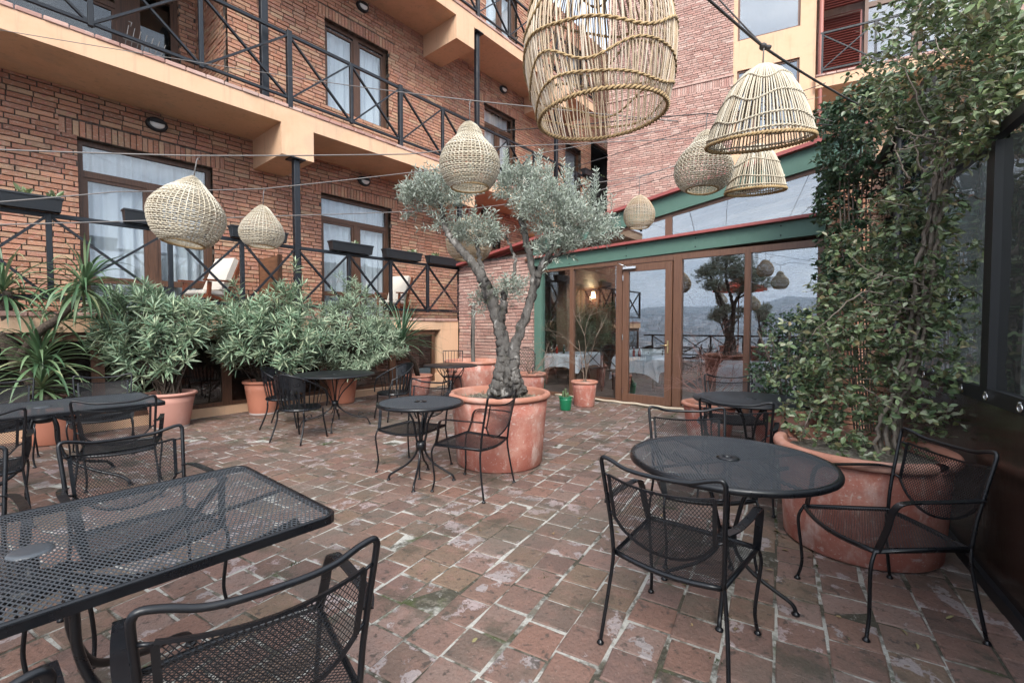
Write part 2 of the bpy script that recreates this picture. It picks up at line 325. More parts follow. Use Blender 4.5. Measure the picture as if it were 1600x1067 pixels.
# ---------------------------------------------------------------- ground, paving
def paver_material():
    m = bpy.data.materials.new('old_brick_paver'); m.use_nodes = True; nt = m.node_tree; nt.nodes.clear(); L = nt.links.new
    out = nd(nt,'ShaderNodeOutputMaterial'); bs = nd(nt,'ShaderNodeBsdfPrincipled'); L(bs.outputs[0], out.inputs[0]); bs.inputs['Specular IOR Level'].default_value = .35
    tc = nd(nt,'ShaderNodeTexCoord'); geo = nd(nt,'ShaderNodeNewGeometry'); rnd = geo.outputs['Random Per Island']
    def math_(op, a, b=None, c=None):
        n = nd(nt,'ShaderNodeMath', operation=op)
        for i, v in enumerate((a,b,c)):
            if v is None: continue
            if isinstance(v,(int,float)): n.inputs[i].default_value = v
            else: L(v, n.inputs[i])
        return n.outputs[0]
    def fr(k): return math_('FRACT', math_('MULTIPLY', rnd, k))
    off = nd(nt,'ShaderNodeCombineXYZ'); L(math_('MULTIPLY', fr(13.7), 40), off.inputs[0]); L(math_('MULTIPLY', fr(29.3), 40), off.inputs[1])
    va = nd(nt,'ShaderNodeVectorMath', operation='ADD'); L(tc.outputs['Object'], va.inputs[0]); L(off.outputs[0], va.inputs[1])
    def noise_(scale, own, detail=6, rough=.62):
        n = nd(nt,'ShaderNodeTexNoise'); n.inputs['Scale'].default_value = scale; n.inputs['Detail'].default_value = detail; n.inputs['Roughness'].default_value = rough
        L(va.outputs[0] if own else tc.outputs['Object'], n.inputs['Vector']); return n.outputs[0]
    def step(x, lo, hi, amt=1.):
        r = nd(nt,'ShaderNodeMapRange'); r.interpolation_type = 'SMOOTHSTEP'; L(x, r.inputs[0])
        for i, v in ((1,lo),(2,hi),(4,amt)):
            if isinstance(v,(int,float)): r.inputs[i].default_value = v
            else: L(v, r.inputs[i])
        return r.outputs[0]
    cr = nd(nt,'ShaderNodeValToRGB'); els = cr.color_ramp.elements
    cols = [(0.137, 0.088, 0.069), (0.196, 0.123, 0.099), (0.16, 0.096, 0.075), (0.228, 0.156, 0.131), (0.146, 0.101, 0.078), (0.182, 0.125, 0.086), (0.123, 0.097, 0.08), (0.215, 0.12, 0.089), (0.173, 0.109, 0.091), (0.114, 0.078, 0.063)]
    while len(els) < len(cols): els.new(.5)
    for i, c in enumerate(cols): els[i].position = i/(len(cols)-1); els[i].color = (*c,1)
    L(rnd, cr.inputs[0]); col = cr.outputs[0]
    def mix(f, c):
        nonlocal col
        x = nd(nt,'ShaderNodeMixRGB'); L(f, x.inputs[0]); L(col, x.inputs[1]); x.inputs[2].default_value = (*c,1); col = x.outputs[0]
    mix(step(noise_(9,True),.45,.7,.6), (.235,.135,.105))
    mix(step(noise_(60,False,4),.52,.68,.55), (.10,.065,.052))
    # pale flaked faces on some pavers only, crisp-edged, with dark pits
    lo = math_('ADD', .49, math_('MULTIPLY', fr(7.1), .30))
    fl = step(noise_(7,True,7,.58), lo, math_('ADD', lo, .025), .8)
    pit = math_('SUBTRACT', 1., step(noise_(28,True,4),.56,.62))
    x = nd(nt,'ShaderNodeMixRGB'); L(math_('MULTIPLY', fl, pit), x.inputs[0]); L(col, x.inputs[1])
    y = nd(nt,'ShaderNodeMixRGB'); L(fr(51.9), y.inputs[0]); y.inputs[1].default_value = (.37,.29,.28,1); y.inputs[2].default_value = (.31,.285,.28,1); L(y.outputs[0], x.inputs[2]); col = x.outputs[0]
    mix(step(noise_(16,False),.57,.64,.8), (.065,.052,.044))
    mix(step(noise_(.8,False),.48,.66,.6), (.105,.095,.075))
    mix(step(noise_(2.3,False),.55,.66,.7), (.06,.056,.040))
    mix(step(noise_(110,False,3),.66,.72,.7), (.36,.3,.27))
    L(col, bs.inputs['Base Color'])
    r = nd(nt,'ShaderNodeMapRange'); L(noise_(3.2,False), r.inputs[0]); r.inputs[1].default_value = .35; r.inputs[2].default_value = .65; r.inputs[3].default_value = .40; r.inputs[4].default_value = .8; L(r.outputs[0], bs.inputs['Roughness'])
    b = nd(nt,'ShaderNodeBump'); b.inputs['Strength'].default_value = .8; b.inputs['Distance'].default_value = .012
    h = math_('ADD', noise_(40,False,8), math_('MULTIPLY', fl, -.25)); L(h, b.inputs['Height']); L(b.outputs[0], bs.inputs['Normal'])
    return m
def paving():
    rnd = random.Random(3); A = RAD(9.6); ca, sa = math.cos(A), math.sin(A)
    mb = MB(); P = .212; n = 0
    i0, i1 = -30, 60
    j = -22
    while j < 60:
        off = rnd.uniform(-.02,.02) if rnd.random() < .8 else rnd.uniform(-.1,.1)
        b0 = j*P + rnd.uniform(-.004,.004)
        a = i0*P+off
        while a < i1*P:
            Lt = .212 + rnd.choice((-.006,0,0,.004,.008)); gx = rnd.uniform(.006,.017); gy = rnd.uniform(.007,.018)
            a0, a1, c0, c1 = a+gx/2, a+Lt-gx/2, b0+gy/2, b0+P-gy/2; a += Lt
            ac, bc = (a0+a1)/2, (c0+c1)/2; x, y = ac*ca-bc*sa, ac*sa+bc*ca
            if not (-3.4 < x < 7.78 and y < 8.40 and y > -.95+.17*(x-3)-.2): continue
            zt = rnd.gauss(0,.0022); tx, ty = rnd.gauss(0,.009), rnd.gauss(0,.009)
            cs = [(a0,c0),(a1,c0),(a1,c1),(a0,c1)]; cs = [(p+rnd.gauss(0,.0042), q+rnd.gauss(0,.0042)) for p, q in cs]
            def pt(p, q, dz, k): 
                p2 = ac+(p-ac)*k; q2 = bc+(q-bc)*k
                return (p2*ca-q2*sa, p2*sa+q2*ca, zt+(p2-ac)*tx+(q2-bc)*ty+dz)
            vs = [pt(p,q,0,.93) for p,q in cs]+[pt(p,q,-.0045,1.) for p,q in cs]+[pt(p,q,-.03,1.) for p,q in cs]
            fs = [(0,1,2,3)]+[(4+k,4+(k+1)%4,(k+1)%4,k) for k in range(4)]+[(8+k,8+(k+1)%4,4+(k+1)%4,4+k) for k in range(4)]
            mb.add(vs, fs)
        j += 1
    tile = paver_material()
    grout = mat('cement_grout', (.43,.415,.375), .95, spec=.1, layers=[(3,(.08,.073,.056),.46,.56),(12,(.17,.15,.12),.52,.66),(2.3,(.075,.085,.04),.56,.68),(18,(.44,.42,.37),.6,.7)], bump=(50,.8))
    o = tag(mb.build('patio_paving', tile), kind='structure')
    g = MB(); s = 60
    # grout sheet just under the tile edges
    nx, ny = 40, 40
    vs = []; fs = []
    for i in range(nx+1):
        for k in range(ny+1):
            x = -3.5+11.4*i/nx; y0 = -1.1+.17*(x-3)-.1; y = y0+(8.46-y0)*k/ny; vs.append((x, y, -.0052))
    for i in range(nx):
        for k in range(ny): fs.append((i*(ny+1)+k, (i+1)*(ny+1)+k, (i+1)*(ny+1)+k+1, i*(ny+1)+k+1))
    g.add(vs, fs); g.build('grout', grout, o)
    # moss tufts in the joints
    ms = MB(); r2 = random.Random(8)
    for _ in range(70):
        j = r2.randint(-6, 36); a = r2.uniform(-1, 8); b = j*P
        if r2.random() < .4: a, b = round(a/P)*P, r2.uniform(-.5, 8)
        x, y = a*ca-b*sa, a*sa+b*ca
        if not (.3 < x < 7.6 and y < 8.3 and y > -.35+.17*(x-3)): continue
        if y < 4 and x < 1.6 and r2.random() < .5: continue
        for q in range(r2.randint(14, 50)):
            ang = r2.uniform(0, 2*PI); rr = r2.gauss(0, .018)
            p = V((x+rr*math.cos(ang)*1.6, y+rr*math.sin(ang), -.006))
            ms.leaf(p, (r2.gauss(0,.5), r2.gauss(0,.5), 1), (r2.gauss(0,1), r2.gauss(0,1), .2), r2.uniform(.008,.018), r2.uniform(.003,.006))
    moss = mat('green_moss', None, .9, spec=.1, ramp=[(.03,.042,.015),(.055,.068,.024),(.04,.052,.02)], island=.2)
    tag(ms.build('moss', moss), 'green moss growing in the joints of the brick paving', 'moss', kind='stuff')
paving()

HAZE = 1.7e-4
def terrain():
    rnd = random.Random(11); mb = MB(); rings = [0,6,12,20,40,80,160,300,600,1000,1600,2400,3200,4000,4800,5600,6600,8000]; n = 120
    def hgt(r, a):
        dx = -math.cos(a)
        side = max(0, min(1, (dx+.35)/.5))
        drop = -.4-85*max(0, min(1, (r-10)/140))*side
        ridge = 0
        if r > 1500: ridge = side*min(1,((r-1500)/4400)**1.35)*(330+70*math.sin(a*9)+45*math.sin(a*23+1)+25*math.sin(a*51))
        return drop+ridge
    vs = [(r*math.cos(2*PI*k/n), r*math.sin(2*PI*k/n), hgt(r, 2*PI*k/n)) for r in rings[1:] for k in range(n)]
    vs.append((0,0,-.4)); c = len(vs)-1
    fs = [(i*n+k, i*n+(k+1)%n, (i+1)*n+(k+1)%n, (i+1)*n+k) for i in range(len(rings)-2) for k in range(n)]+[(c,k,(k+1)%n) for k in range(n)]
    mb.add(vs, fs, True)
    tag(mb.build('terrain', mat('haze_tinted_valley_ground', (.10,.115,.10), .95, layers=[(.004,(.05,.075,.09),.4,.6),(.02,(.12,.14,.15),.5,.65)])), kind='structure')  # bluish layers put distance haze into the hill colour
    cb = MB()
    for _ in range(5200):
        a = PI+rnd.uniform(-1.15,1.15); r = 220+4300*rnd.random()**1.1; w = rnd.uniform(5,14)*(1+r/2200); h = rnd.choice((6,8,10,14,22))*rnd.uniform(.8,1.3)
        x, y = r*math.cos(a), r*math.sin(a); z = hgt(r, a); t = rnd.uniform(0,PI)
        d = V((math.cos(t), math.sin(t), 0))
        cb.obox((x,y,z+h/2-1), d*w, V((-d.y,d.x,0))*w*rnd.uniform(.5,1), (0,0,h/2+1))
    hz = MB(); hz.box(-8600,8600,-8600,8600,-90,500); hm = bpy.data.materials.new('valley_haze'); hm.use_nodes = True; nt = hm.node_tree; nt.nodes.clear()
    ho = nd(nt,'ShaderNodeOutputMaterial'); pv = nd(nt,'ShaderNodeVolumePrincipled'); pv.inputs['Color'].default_value = (.72,.84,1,1); pv.inputs['Density'].default_value = HAZE; nt.links.new(pv.outputs[0], ho.inputs['Volume'])
    tag(hz.build('haze', hm), 'thin bluish haze over the far valley', 'haze', kind='stuff')
    tag(cb.build('city', mat('far_city', None, .9, ramp=[(.5,.5,.5),(.3,.26,.24),(.62,.62,.63),(.2,.2,.2),(.42,.36,.32)], island=.1)), 'far pale city of small blocks spread over the valley floor', 'city', kind='stuff')
terrain()

# ---------------------------------------------------------------- brickwork
def bricks(mb, T, x0, x1, z0, z1, holes=(), soldiers=(), bl=.243, bh=.066, jl=.014, jh=.0145, dep=.11, seed=1, jit=.006, cham=.004):
    rnd = random.Random(seed)
    def brick(a0, a1, c0, c1):
        y = rnd.uniform(-jit, jit); e = [rnd.uniform(-.002,.002) for _ in range(4)]
        k = cham
        o = [(a0+e[0]*0,y+k,c0+e[0]),(a1,y+k,c0+e[1]),(a1,y+k,c1+e[2]),(a0,y+k,c1+e[3])]
        i = [(a0+k,y,c0+k+e[0]),(a1-k,y,c0+k+e[1]),(a1-k,y,c1-k+e[2]),(a0+k,y,c1-k+e[3])]
        b = [(a0,dep,c0),(a1,dep,c0),(a1,dep,c1),(a0,dep,c1)]
        mb.add([T(*p) for p in o+i+b], [(4,5,6,7)]+[(q,(q+1)%4,4+(q+1)%4,4+q) for q in range(4)]+[(8+q,8+(q+1)%4,(q+1)%4,q) for q in range(4)])
    allh = list(holes)+list(soldiers); row = 0; z = z0
    while z < z1-.02:
        c0, c1 = z, min(z+bh, z1); z += bh+jh; row += 1
        zc = (c0+c1)/2
        spans = [(x0, x1)]
        for h0, h1, k0, k1 in allh:
            if k0 < zc < k1:
                new = []
                for s0, s1 in spans:
                    if h1 <= s0 or h0 >= s1: new.append((s0, s1)); continue
                    if h0 > s0: new.append((s0, h0))
                    if h1 < s1: new.append((h1, s1))
                spans = new
        for s0, s1 in spans:
            p = x0-bl+(row % 2)*(bl+jl)/2+rnd.uniform(-.03,.03)
            while p < s1:
                L = bl+rnd.uniform(-.02,.015); a0, a1 = max(p, s0), min(p+L, s1); p += L+jl+rnd.uniform(-.003,.005)
                if a1-a0 > .025: brick(a0, a1, c0, c1)
    for h0, h1, k0, k1 in soldiers:
        p = h0
        while p < h1-.02:
            a1 = min(p+bh+rnd.uniform(-.004,.004), h1); brick(p, a1, k0+.008, k1-.012+rnd.uniform(-.006,.006)); p = a1+jh*.8
def holed(mb, T, x0, x1, z0, z1, holes, y=.014, dep=.2):
    xs = sorted({x0, x1}|{h for q in holes for h in q[:2] if x0 < h < x1}); zs = sorted({z0, z1}|{h for q in holes for h in q[2:] if z0 < h < z1})
    for a, b in zip(xs, xs[1:]):
        for c, d in zip(zs, zs[1:]):
            xm, zm = (a+b)/2, (c+d)/2
            if any(h0 < xm < h1 and k0 < zm < k1 for h0, h1, k0, k1 in holes): continue
            mb.add([T(a,y,c), T(b,y,c), T(b,y,d), T(a,y,d)], [(0,1,2,3)])
    for h0, h1, k0, k1 in holes:
        for q in (((h0,k0),(h0,k1)), ((h1,k1),(h1,k0)), ((h0,k1),(h1,k1)), ((h1,k0),(h0,k0))):
            (a, c), (b, d) = q; mb.add([T(a,y,c), T(b,y,d), T(b,dep+.05,d), T(a,dep+.05,c)], [(0,1,2,3)])

def local(o, root): o.location = -V(root.location); return o

# ---------------------------------------------------------------- left hotel wing
WY, FY = 9.75, 8.47        # wall plane, terrace edge plane
hotel = thing('hotel_building', 'red brick hotel wing with ochre balcony slabs along the left side of the patio', 'building', (4, FY, 0))
def hp(mb, name, m, par=None):
    o = mb.build(name, m, par or hotel)
    if par is None: local(o, hotel)
    return o
TW = lambda x, y, z: (x, WY+y, z)
gh = [(1.12,2.95,1.6,4.385), (5.03,6.85,1.6,4.40), (9.25,11.0,1.6,4.40), (13.2,14.8,1.6,4.4)]
uh = [(-3.2,3.25,5.42,9.05), (5.17,6.82,6.33,8.25), (10.26,11.74,5.5,8.28), (14.72,15.85,5.5,8.42), (16.6,18.6,5.5,9.1)]
th = [(1.2,2.9,10.2,12.3), (5.1,6.9,9.6,12.3), (10.35,11.85,9.6,12.2), (14.7,15.9,9.6,12.3)]
sold = lambda h, w=.2: (h[0]-w, h[1]+w, h[3], h[3]+.25)
so_ = [sold(h) for h in gh]+[sold(h) for h in uh[1:3]]+[sold(h) for h in th]
b1 = MB(); bricks(b1, TW, -3.0, 18.6, 1.6, 13.2, gh+uh+th, so_, seed=21)
# loggia pier side (faces -x) and recess back wall
TS = lambda x, y, z: (3.25+y, WY+x, z)
bricks(b1, TS, .115, 1.9, 5.44, 9.05, seed=22)
TB = lambda x, y, z: (x, 11.6+y, z)
bricks(b1, TB, 2.95, 3.25, 5.44, 9.05, [], seed=23)
# gable end that the door glass mirrors
TE = lambda x, y, z: (-3.0+y, 16-x, z)
bricks(b1, TE, 0, 6.1, 1.6, 13, seed=24)
wall = hp(b1, 'wall', M['brick'])
m1 = MB(); holed(m1, TW, -2.99, 18.6, 1.4, 13.2, gh+uh+th, y=.02)
holed(m1, TS, 0.02, 1.9, 5.42, 9.05, [], dep=.1); holed(m1, TB, 2.95, 3.25, 5.42, 9.05, [])
holed(m1, TE, 0, 6.1, 1.4, 13.2, [])
o = m1.build('mortar', M['mortar'], wall)
bk = MB()
bk.box(-2.9,18.6,12.6,12.7,0,13.2); bk.box(-2.9,18.6,10.0,12.6,13.2,13.4); bk.box(18.6,18.7,9.8,12.7,0,13.2)
for zz in (1.5,5.3,9.2): bk.box(-2.9,18.6,WY+.3,12.6,zz-.1,zz)
for xx in (-1,4.0,8,12.6,16.2): bk.box(xx-.05,xx+.05,WY+.25 if xx > 3.3 else 11.65,12.6,1.5,13.2)
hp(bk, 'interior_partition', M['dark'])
# balcony slabs, edge bricks, beams
def slab(z0, z1, x0, x1, name='balcony_slab'):
    s = MB(); s.box(x0,x1,FY,WY+.02,z0,z1); o = hp(s, name, M['yellow'])
    e = MB(); r = random.Random(int(z0*10)); x = x0+.02
    while x < x1-.1:
        L = .245+r.uniform(-.012,.012); e.bbox(x, min(x+L,x1), FY-.022+r.uniform(-.006,.006), FY+.12, z1+.002, z1+.062+r.uniform(-.005,.005), .008); x += L+.012
    e.build('edge_bricks', M['brick_pale'], o)
    t = MB(); t.box(x0,x1,FY+.1,WY+.01,z1+.001,z1+.05); t.build('deck', M['dim'], o)
    return o
slab(5.10,5.385,-2.95,14.75); slab(9.14,9.42,-2.95,14.75)
lg = MB(); lg.box(-2.9,3.25,WY+.02,11.62,5.2,5.42); hp(lg, 'loggia_floor', M['dim']); lg = MB(); lg.box(-2.9,3.25,WY+.02,11.62,9.05,9.2); hp(lg, 'loggia_ceiling', M['yellow'])
for x0, x1, z0, z1 in ((3.65,4.24,4.54,5.102),(7.91,8.53,4.54,5.102),(12.2,12.8,4.54,5.102),(3.62,4.22,8.58,9.142),(7.91,8.53,8.58,9.142),(12.2,12.8,8.6,9.142)):
    s = MB(); s.box(x0,x1,FY-.003,WY,z0,z1); hp(s, 'balcony_beam', M['yellow'])
def column(x, y, z0, z1, w=.11):
    s = MB(); s.bbox(x-w/2,x+w/2,y-w/2,y+w/2,z0,z1,.008); o = hp(s, 'steel_column', M['steel'])
    s = MB(); s.box(x-.13,x+.13,y-.13,y+.13,z1-.025,z1-.002); s.build('cap_plate', M['steel'], o)
column(3.94,8.56,1.6,4.54); column(8.08,8.56,1.6,4.54); column(12.4,8.56,1.6,4.54)
column(3.48,8.72,5.4,9.14,.12); column(8.74,8.58,5.4,9.14); column(12.4,8.58,5.4,9.14)
# semi-basement
s = MB(); s.box(-2.95,7.93,FY,FY+.35,1.37,1.575); o = hp(s, 'terrace_lintel', M['yellow'])
e = MB(); r = random.Random(5); x = -2.9
while x < 7.85:
    L = .25+r.uniform(-.015,.01); e.bbox(x,min(x+L,7.9),FY-.03+r.uniform(-.005,.005),FY+.2,1.577,1.64+r.uniform(-.004,.004),.008); x += L+.01
e.build('edge_bricks', M['brick_pale'], o)
s = MB(); s.box(-2.95,7.93,FY+.2,WY+.02,1.48,1.60); hp(s, 'terrace_deck', M['dim'])
s = MB(); s.box(-2.95,7.2,FY-.04,FY+.3,-.1,.13); hp(s, 'kerb', M['yellow'])
s = MB(); s.box(7.35,7.93,FY+.002,FY+.33,.0,1.369); s.box(7.2,7.35,FY+.002,FY+.33,0,.3); hp(s, 'yellow_pier', M['yellow'])
bs = MB(); s = MB(); s.box(-2.9,7.3,9.4,9.5,0,1.4); s.box(-2.9,7.9,FY+.3,9.4,-.1,0.02); hp(s, 'basement_room', M['dim'])
bb = MB(); bricks(bb, lambda x,y,z:(x,9.3+y,z), 5.6,7.35,.05,1.4,seed=31); hp(bb, 'basement_wall', M['brick_pale'])
def bwin(x0, x1, door=False):
    f = MB(); w = .07; y0, y1 = FY+.05, FY+.12
    f.box(x0,x0+w,y0,y1,.131,1.369); f.box(x1-w,x1,y0,y1,.131,1.369); f.box(x0+w,x1-w,y0+.002,y1,1.25,1.369); f.box(x0+w,x1-w,y0+.002,y1,.131,.2)
    o = hp(f, 'basement_window', M['wood']); g = MB(); g.box(x0+w,x1-w,FY+.08,FY+.088,.2,1.25); g.build('pane', M['glass_dark'], o)
xs = [-1.6,-.4,.95,1.22,2.62,2.9,4.4,4.6,6.1,6.3,7.2]
for a, b in ((-2.9,-1.6),(-1.6,-.3),(-.3,1.12),(1.12,2.72),(2.72,4.4),(4.4,6.0),(6.0,7.2)): bwin(a, b)
# windows with curtains
def window(x0, x1, z0, z1, muls, transom=None, low=None, seed=1, par=None, y=WY+.13, glassm='glass_win', dark=False):
    f = MB(); w = .075; y0, y1 = y, y+.07
    f.box(x0,x0+w,y0,y1,z0,z1); f.box(x1-w,x1,y0,y1,z0,z1); f.box(x0+w,x1-w,y0+.002,y1,z1-w,z1); f.box(x0+w,x1-w,y0+.002,y1,z0,z0+w)
    zt = transom or z1-w
    if transom: f.box(x0+w,x1-w,y0-.004,y1,transom-.05,transom+.05)
    for m in muls: f.box(m-.065,m+.065,y0-.006,y1,z0+w,zt)
    if low: f.box(x0+w,x1-w,y0-.003,y1,low-.05,low+.05)
    # sash frames
    for a, b in zip([x0+w]+[m+.065 for m in muls], [m-.065 for m in muls]+[x1-w]):
        for p, q in ((a,a+.05),(b-.05,b)): f.box(p,q,y0+.012,y1-.005,z0+w,zt-.05)
        f.box(a+.05,b-.05,y0+.013,y1-.005,zt-.1,zt-.05)
    o = hp(f, 'window', M['wood'])
    g = MB(); g.box(x0+w,x1-w,y+.035,y+.042,z0+w,z1-w); g.build('pane', M[glassm], o)
    if not dark:
        c = MB(); r = random.Random(seed); n = int((x1-x0)*70); vs = []; ph = r.uniform(0,6)
        for i in range(n+1):
            x = x0+w+(x1-x0-2*w)*i/n; t = i*.42+ph+1.2*math.sin(i*.11)
            dy = .045*math.sin(t)+.014*math.sin(2.3*t)
            vs += [(x, y+.17+dy, z0+.02), (x, y+.17+dy*.55, z1-.03)]
        c.add(vs, [(2*i,2*i+2,2*i+3,2*i+1) for i in range(n)], True); c.build('curtain', M['curtain'], o)
    else:
        c = MB(); c.box(x0+w,x1-w,y+.4,y+.42,z0,z1); c.build('dark_backing', M['dark'], o)  # dark sheet behind the glass, standing in for the unlit room
    return o
for i, h in enumerate(gh): window(h[0],h[1],h[2],h[3],[(h[0]+h[1])/2+.02],h[3]-.52,2.2,seed=i)
window(*uh[1],[(uh[1][0]+uh[1][1])/2],seed=11); window(*uh[2],[(uh[2][0]+uh[2][1])/2],7.75,6.1,seed=12); window(*uh[3],[],None,6.2,seed=13)
for i, h in enumerate(th): window(*h,[(h[0]+h[1])/2],seed=14+i)
# loggia glazing
window(-2.8,2.0,5.45,8.6,[-1.2,.4],7.6,None,seed=3,y=11.62,dark=True,glassm='glass_dark'); window(2.2,2.95,5.45,8.3,[],None,6.3,seed=3,y=11.68,dark=True,glassm='glass_dark')
s = MB(); s.box(-2.9,2.95,11.6,11.7,8.6,9.05); s.box(2.0,2.2,11.66,11.7,5.4,8.6); s.box(2.2,2.95,11.66,11.7,8.3,8.6); s.box(-2.8,2.0,11.59,11.62,5.45,6.2); hp(s, 'loggia_panel', M['wood'])

# wall lights
def wall_light(x, z, lab, y=WY):
    t = thing('wall_light', lab, 'wall light', (x, y, z), 0, 'oval bulkhead lights on the brick wall')
    h = MB(); vs = []; n = 28
    prof = [(1.,0.),(1.,-.05),(.9,-.075),(.72,-.078)]
    for k, (q, yy) in enumerate(prof):
        for i in range(n):
            a = 2*PI*i/n; vs.append((.155*q*math.cos(a), yy, .115*q*math.sin(a)))
    h.add(vs, [(k*n+i,k*n+(i+1)%n,(k+1)*n+(i+1)%n,(k+1)*n+i) for k in range(3) for i in range(n)]+[tuple(3*n+i for i in range(n))], True)
    # hood over the upper half
    vs = []
    for i in range(13):
        a = PI*i/12; vs += [(.115*math.cos(a),-.079,.085*math.sin(a)),(.11*math.cos(a),-.12,.08*math.sin(a))]
    h.add(vs, [(2*i,2*i+2,2*i+3,2*i+1) for i in range(12)]); h.add([vs[2*i+1] for i in range(13)], [tuple(range(13))])
    h.build('housing', M['black_plastic'], t)
    l = MB(); l.ball((0,-.075,0),1,16,8,(.108,.038,.08)); l.build('lens', M['lens'], t)
wall_light(2.12,4.89,'oval black wall light above the tall ground floor window at far left')
wall_light(6.09,4.89,'oval black wall light under the balcony between column and olive tree')
wall_light(10.25,4.93,'small oval wall light seen just above the olive tree crown')
wall_light(6.09,8.93,'oval black wall light above the curtained second storey window')
wall_light(11.1,8.98,'oval black wall light left of the largest hanging rattan lamp')
wall_light(15.3,8.98,'wall light half hidden behind the largest rattan lamp')

# railings
def railing(name, label, x0, x1, z0, z1, posts, y=FY+.03, cat='railing', thick=()):
    t = thing(name, label, cat, (x0, y, z0-.1), 0)
    P = lambda mb, n: local(mb.build(n, M['steel'], t), t)
    a = MB(); a.bbox(x0,x1,y-.025,y+.025,z1-.06,z1,.006); P(a,'top_rail')
    a = MB(); a.bbox(x0,x1,y-.022,y+.022,z0,z0+.05,.006); P(a,'bottom_rail')
    for x in posts:
        w = .085 if x in thick else .06
        a = MB(); a.bbox(x-w/2,x+w/2,y-w/2-.004,y+w/2+.004,z0-.16 if x in thick else z0-.02,z1+(.035 if x in thick else -.003),.005); P(a,'post')
    for a0, a1 in zip(posts, posts[1:]):
        b = MB(); b.bar((a0+.02,y-.008,z0+.03),(a1-.02,y-.008,z1-.05),.03,.05,(0,1,0)); b.bar((a0+.02,y+.010,z1-.05),(a1-.02,y+.010,z0+.03),.03,.05,(0,1,0)); P(b,'cross_brace')
    return t
railing('balcony_railing','dark steel railing with crossed bars along the low terrace',-2.9,8.05,1.80,2.93,[-2.9,-1.5,-.35,.68,1.98,2.98,3.9,4.95,5.95,6.98,8.02],thick=(3.9,8.02))
railing('balcony_railing','dark steel railing with crossed bars along the first upper balcony',-2.9,14.7,5.56,6.74,[-2.9,-1.5,-.2,1.15,2.45,3.82,5.05,6.24,7.47,8.66,9.9,11.1,12.32,13.5,14.7],thick=(3.82,6.24,8.66))
railing('balcony_railing','dark steel railing at the very top beside the largest rattan lamp',-2.9,14.7,9.60,10.78,[-2.9,-.2,2.4,5.05,6.2,7.4,8.7,9.95,11.1,12.3,13.5,14.7],thick=(8.7,))
# ---------------------------------------------------------------- rear brick tower
twr = thing('brick_tower', 'pale red brick tower with ochre bands rising behind the glass pavilion', 'building', (14.825, 8.014, 0), RAD(-76.8))
TT = lambda x, y, z: (x, y, z)
def tp(mb, n, m, par=None): return mb.build(n, m, par or twr)
s = MB(); bricks(s, TT, -.02, 4.0, 3.4, 15, [], [(-.02,4.02,9.1,9.36)], seed=41, bl=.24, bh=.060, jh=.0125, jit=.007, dep=.08)
bricks(s, lambda x,y,z:(-.02+y,.1+x,z), 0, 3.2, 3.4, 15, [], seed=42, dep=.08)
w = tp(s, 'wall', M['brick_pale'])
s = MB(); s.box(-.01,4.0,.013,3.5,0,15.1); s.build('mortar', M['mortar_pale'], w)
s = MB(); s.box(-.04,4.03,-.03,.1,9.375,9.42); tp(s, 'string_course', M['brick_pale'])
# ochre bay with windows
hs_ = [(4.12,5.8,7.5,9.5),(4.12,5.8,10.42,12.9)]
s = MB(); s.box(4.0,6.2,.16,.4,3,15)
for z0, z1 in ((3,7.5),(9.5,10.42),(12.9,15)): s.box(4.001,6.2,.03,.16,z0,z1)
for z0, z1 in ((7.5,9.5),(10.42,12.9)): s.box(5.8,6.2,.031,.16,z0,z1); s.box(4.0,4.12,.031,.16,z0,z1)
tp(s, 'ochre_bay', M['yellow'])
for i, (x0,x1,z0,z1) in enumerate(hs_):
    f = MB(); k = .06
    f.box(x0,x0+k,.08,.15,z0,z1); f.box(x1-k,x1,.08,.15,z0,z1); f.box(x0+k,x1-k,.082,.15,z1-k,z1); f.box(x0+k,x1-k,.082,.15,z0,z0+k)
    if i == 0: f.box(4.55,4.66,.078,.15,z0+k,z1-k); f.box(x0+k,4.55,.084,.15,8.1,8.16)
    o = tp(f, 'window', M['frame']); g = MB(); g.box(x0+k,x1-k,.11,.118,z0+k,z1-k); g.build('pane', M['glass_sky'], o)
p = MB(); p.tube([(6.32,-.03,3),(6.32,-.03,15)],.055,10); tp(p, 'drain_pipe', M['pipe'])
# right balcony with shutters
s = MB(); s.box(6.2,13,-.1,2.2,8.42,8.74); tp(s, 'balcony_slab', M['yellow']); s = MB(); s.box(6.2,13,1.6,1.8,3,8.42); tp(s, 'lower_wall', M['yellow']); s = MB(); s.box(6.2,13,-.1,2.2,12.4,13.2); tp(s, 'upper_slab', M['yellow'])
s = MB(); e0 = 6.2; r = random.Random(2)
while e0 < 12.9: s.bbox(e0,e0+.24,-.13,.1,8.742,8.80,.006); e0 += .252
tp(s, 'edge_bricks', M['brick_pale'])
s = MB(); s.box(6.2,13,1.5,1.6,8.74,12.4); tp(s, 'balcony_back_wall', M['brick_pale'])
def shutter(x0,x1,z0,z1,y):
    s = MB(); z = z0
    while z < z1: s.obox(((x0+x1)/2,y,z+.035),((x1-x0)/2,0,0),(0,.03,.022),(0,-.004,.006)); z += .075
    s.box(x0-.04,x0,y-.03,y+.03,z0,z1); s.box(x1,x1+.04,y-.03,y+.03,z0,z1); s.box(x0,x1,y+.036,y+.05,z0,z1)
    tp(s, 'shutter', M['redwood'])
shutter(6.4,7.4,8.8,10.9,.9); shutter(6.4,7.4,10.98,12.3,.55)
for x0, x1 in ((7.5,8.7),(8.75,10.2)):
    f = MB(); f.box(x0,x0+.09,.85,.95,8.8,12.3); f.box(x1-.09,x1,.85,.95,8.8,12.3); f.box(x0,x1,.852,.95,10.9,11.05)
    o = tp(f, 'window', M['frame']); g = MB(); g.box(x0+.09,x1-.09,.9,.908,8.8,12.3); g.build('pane', M['glass_sky'], o)
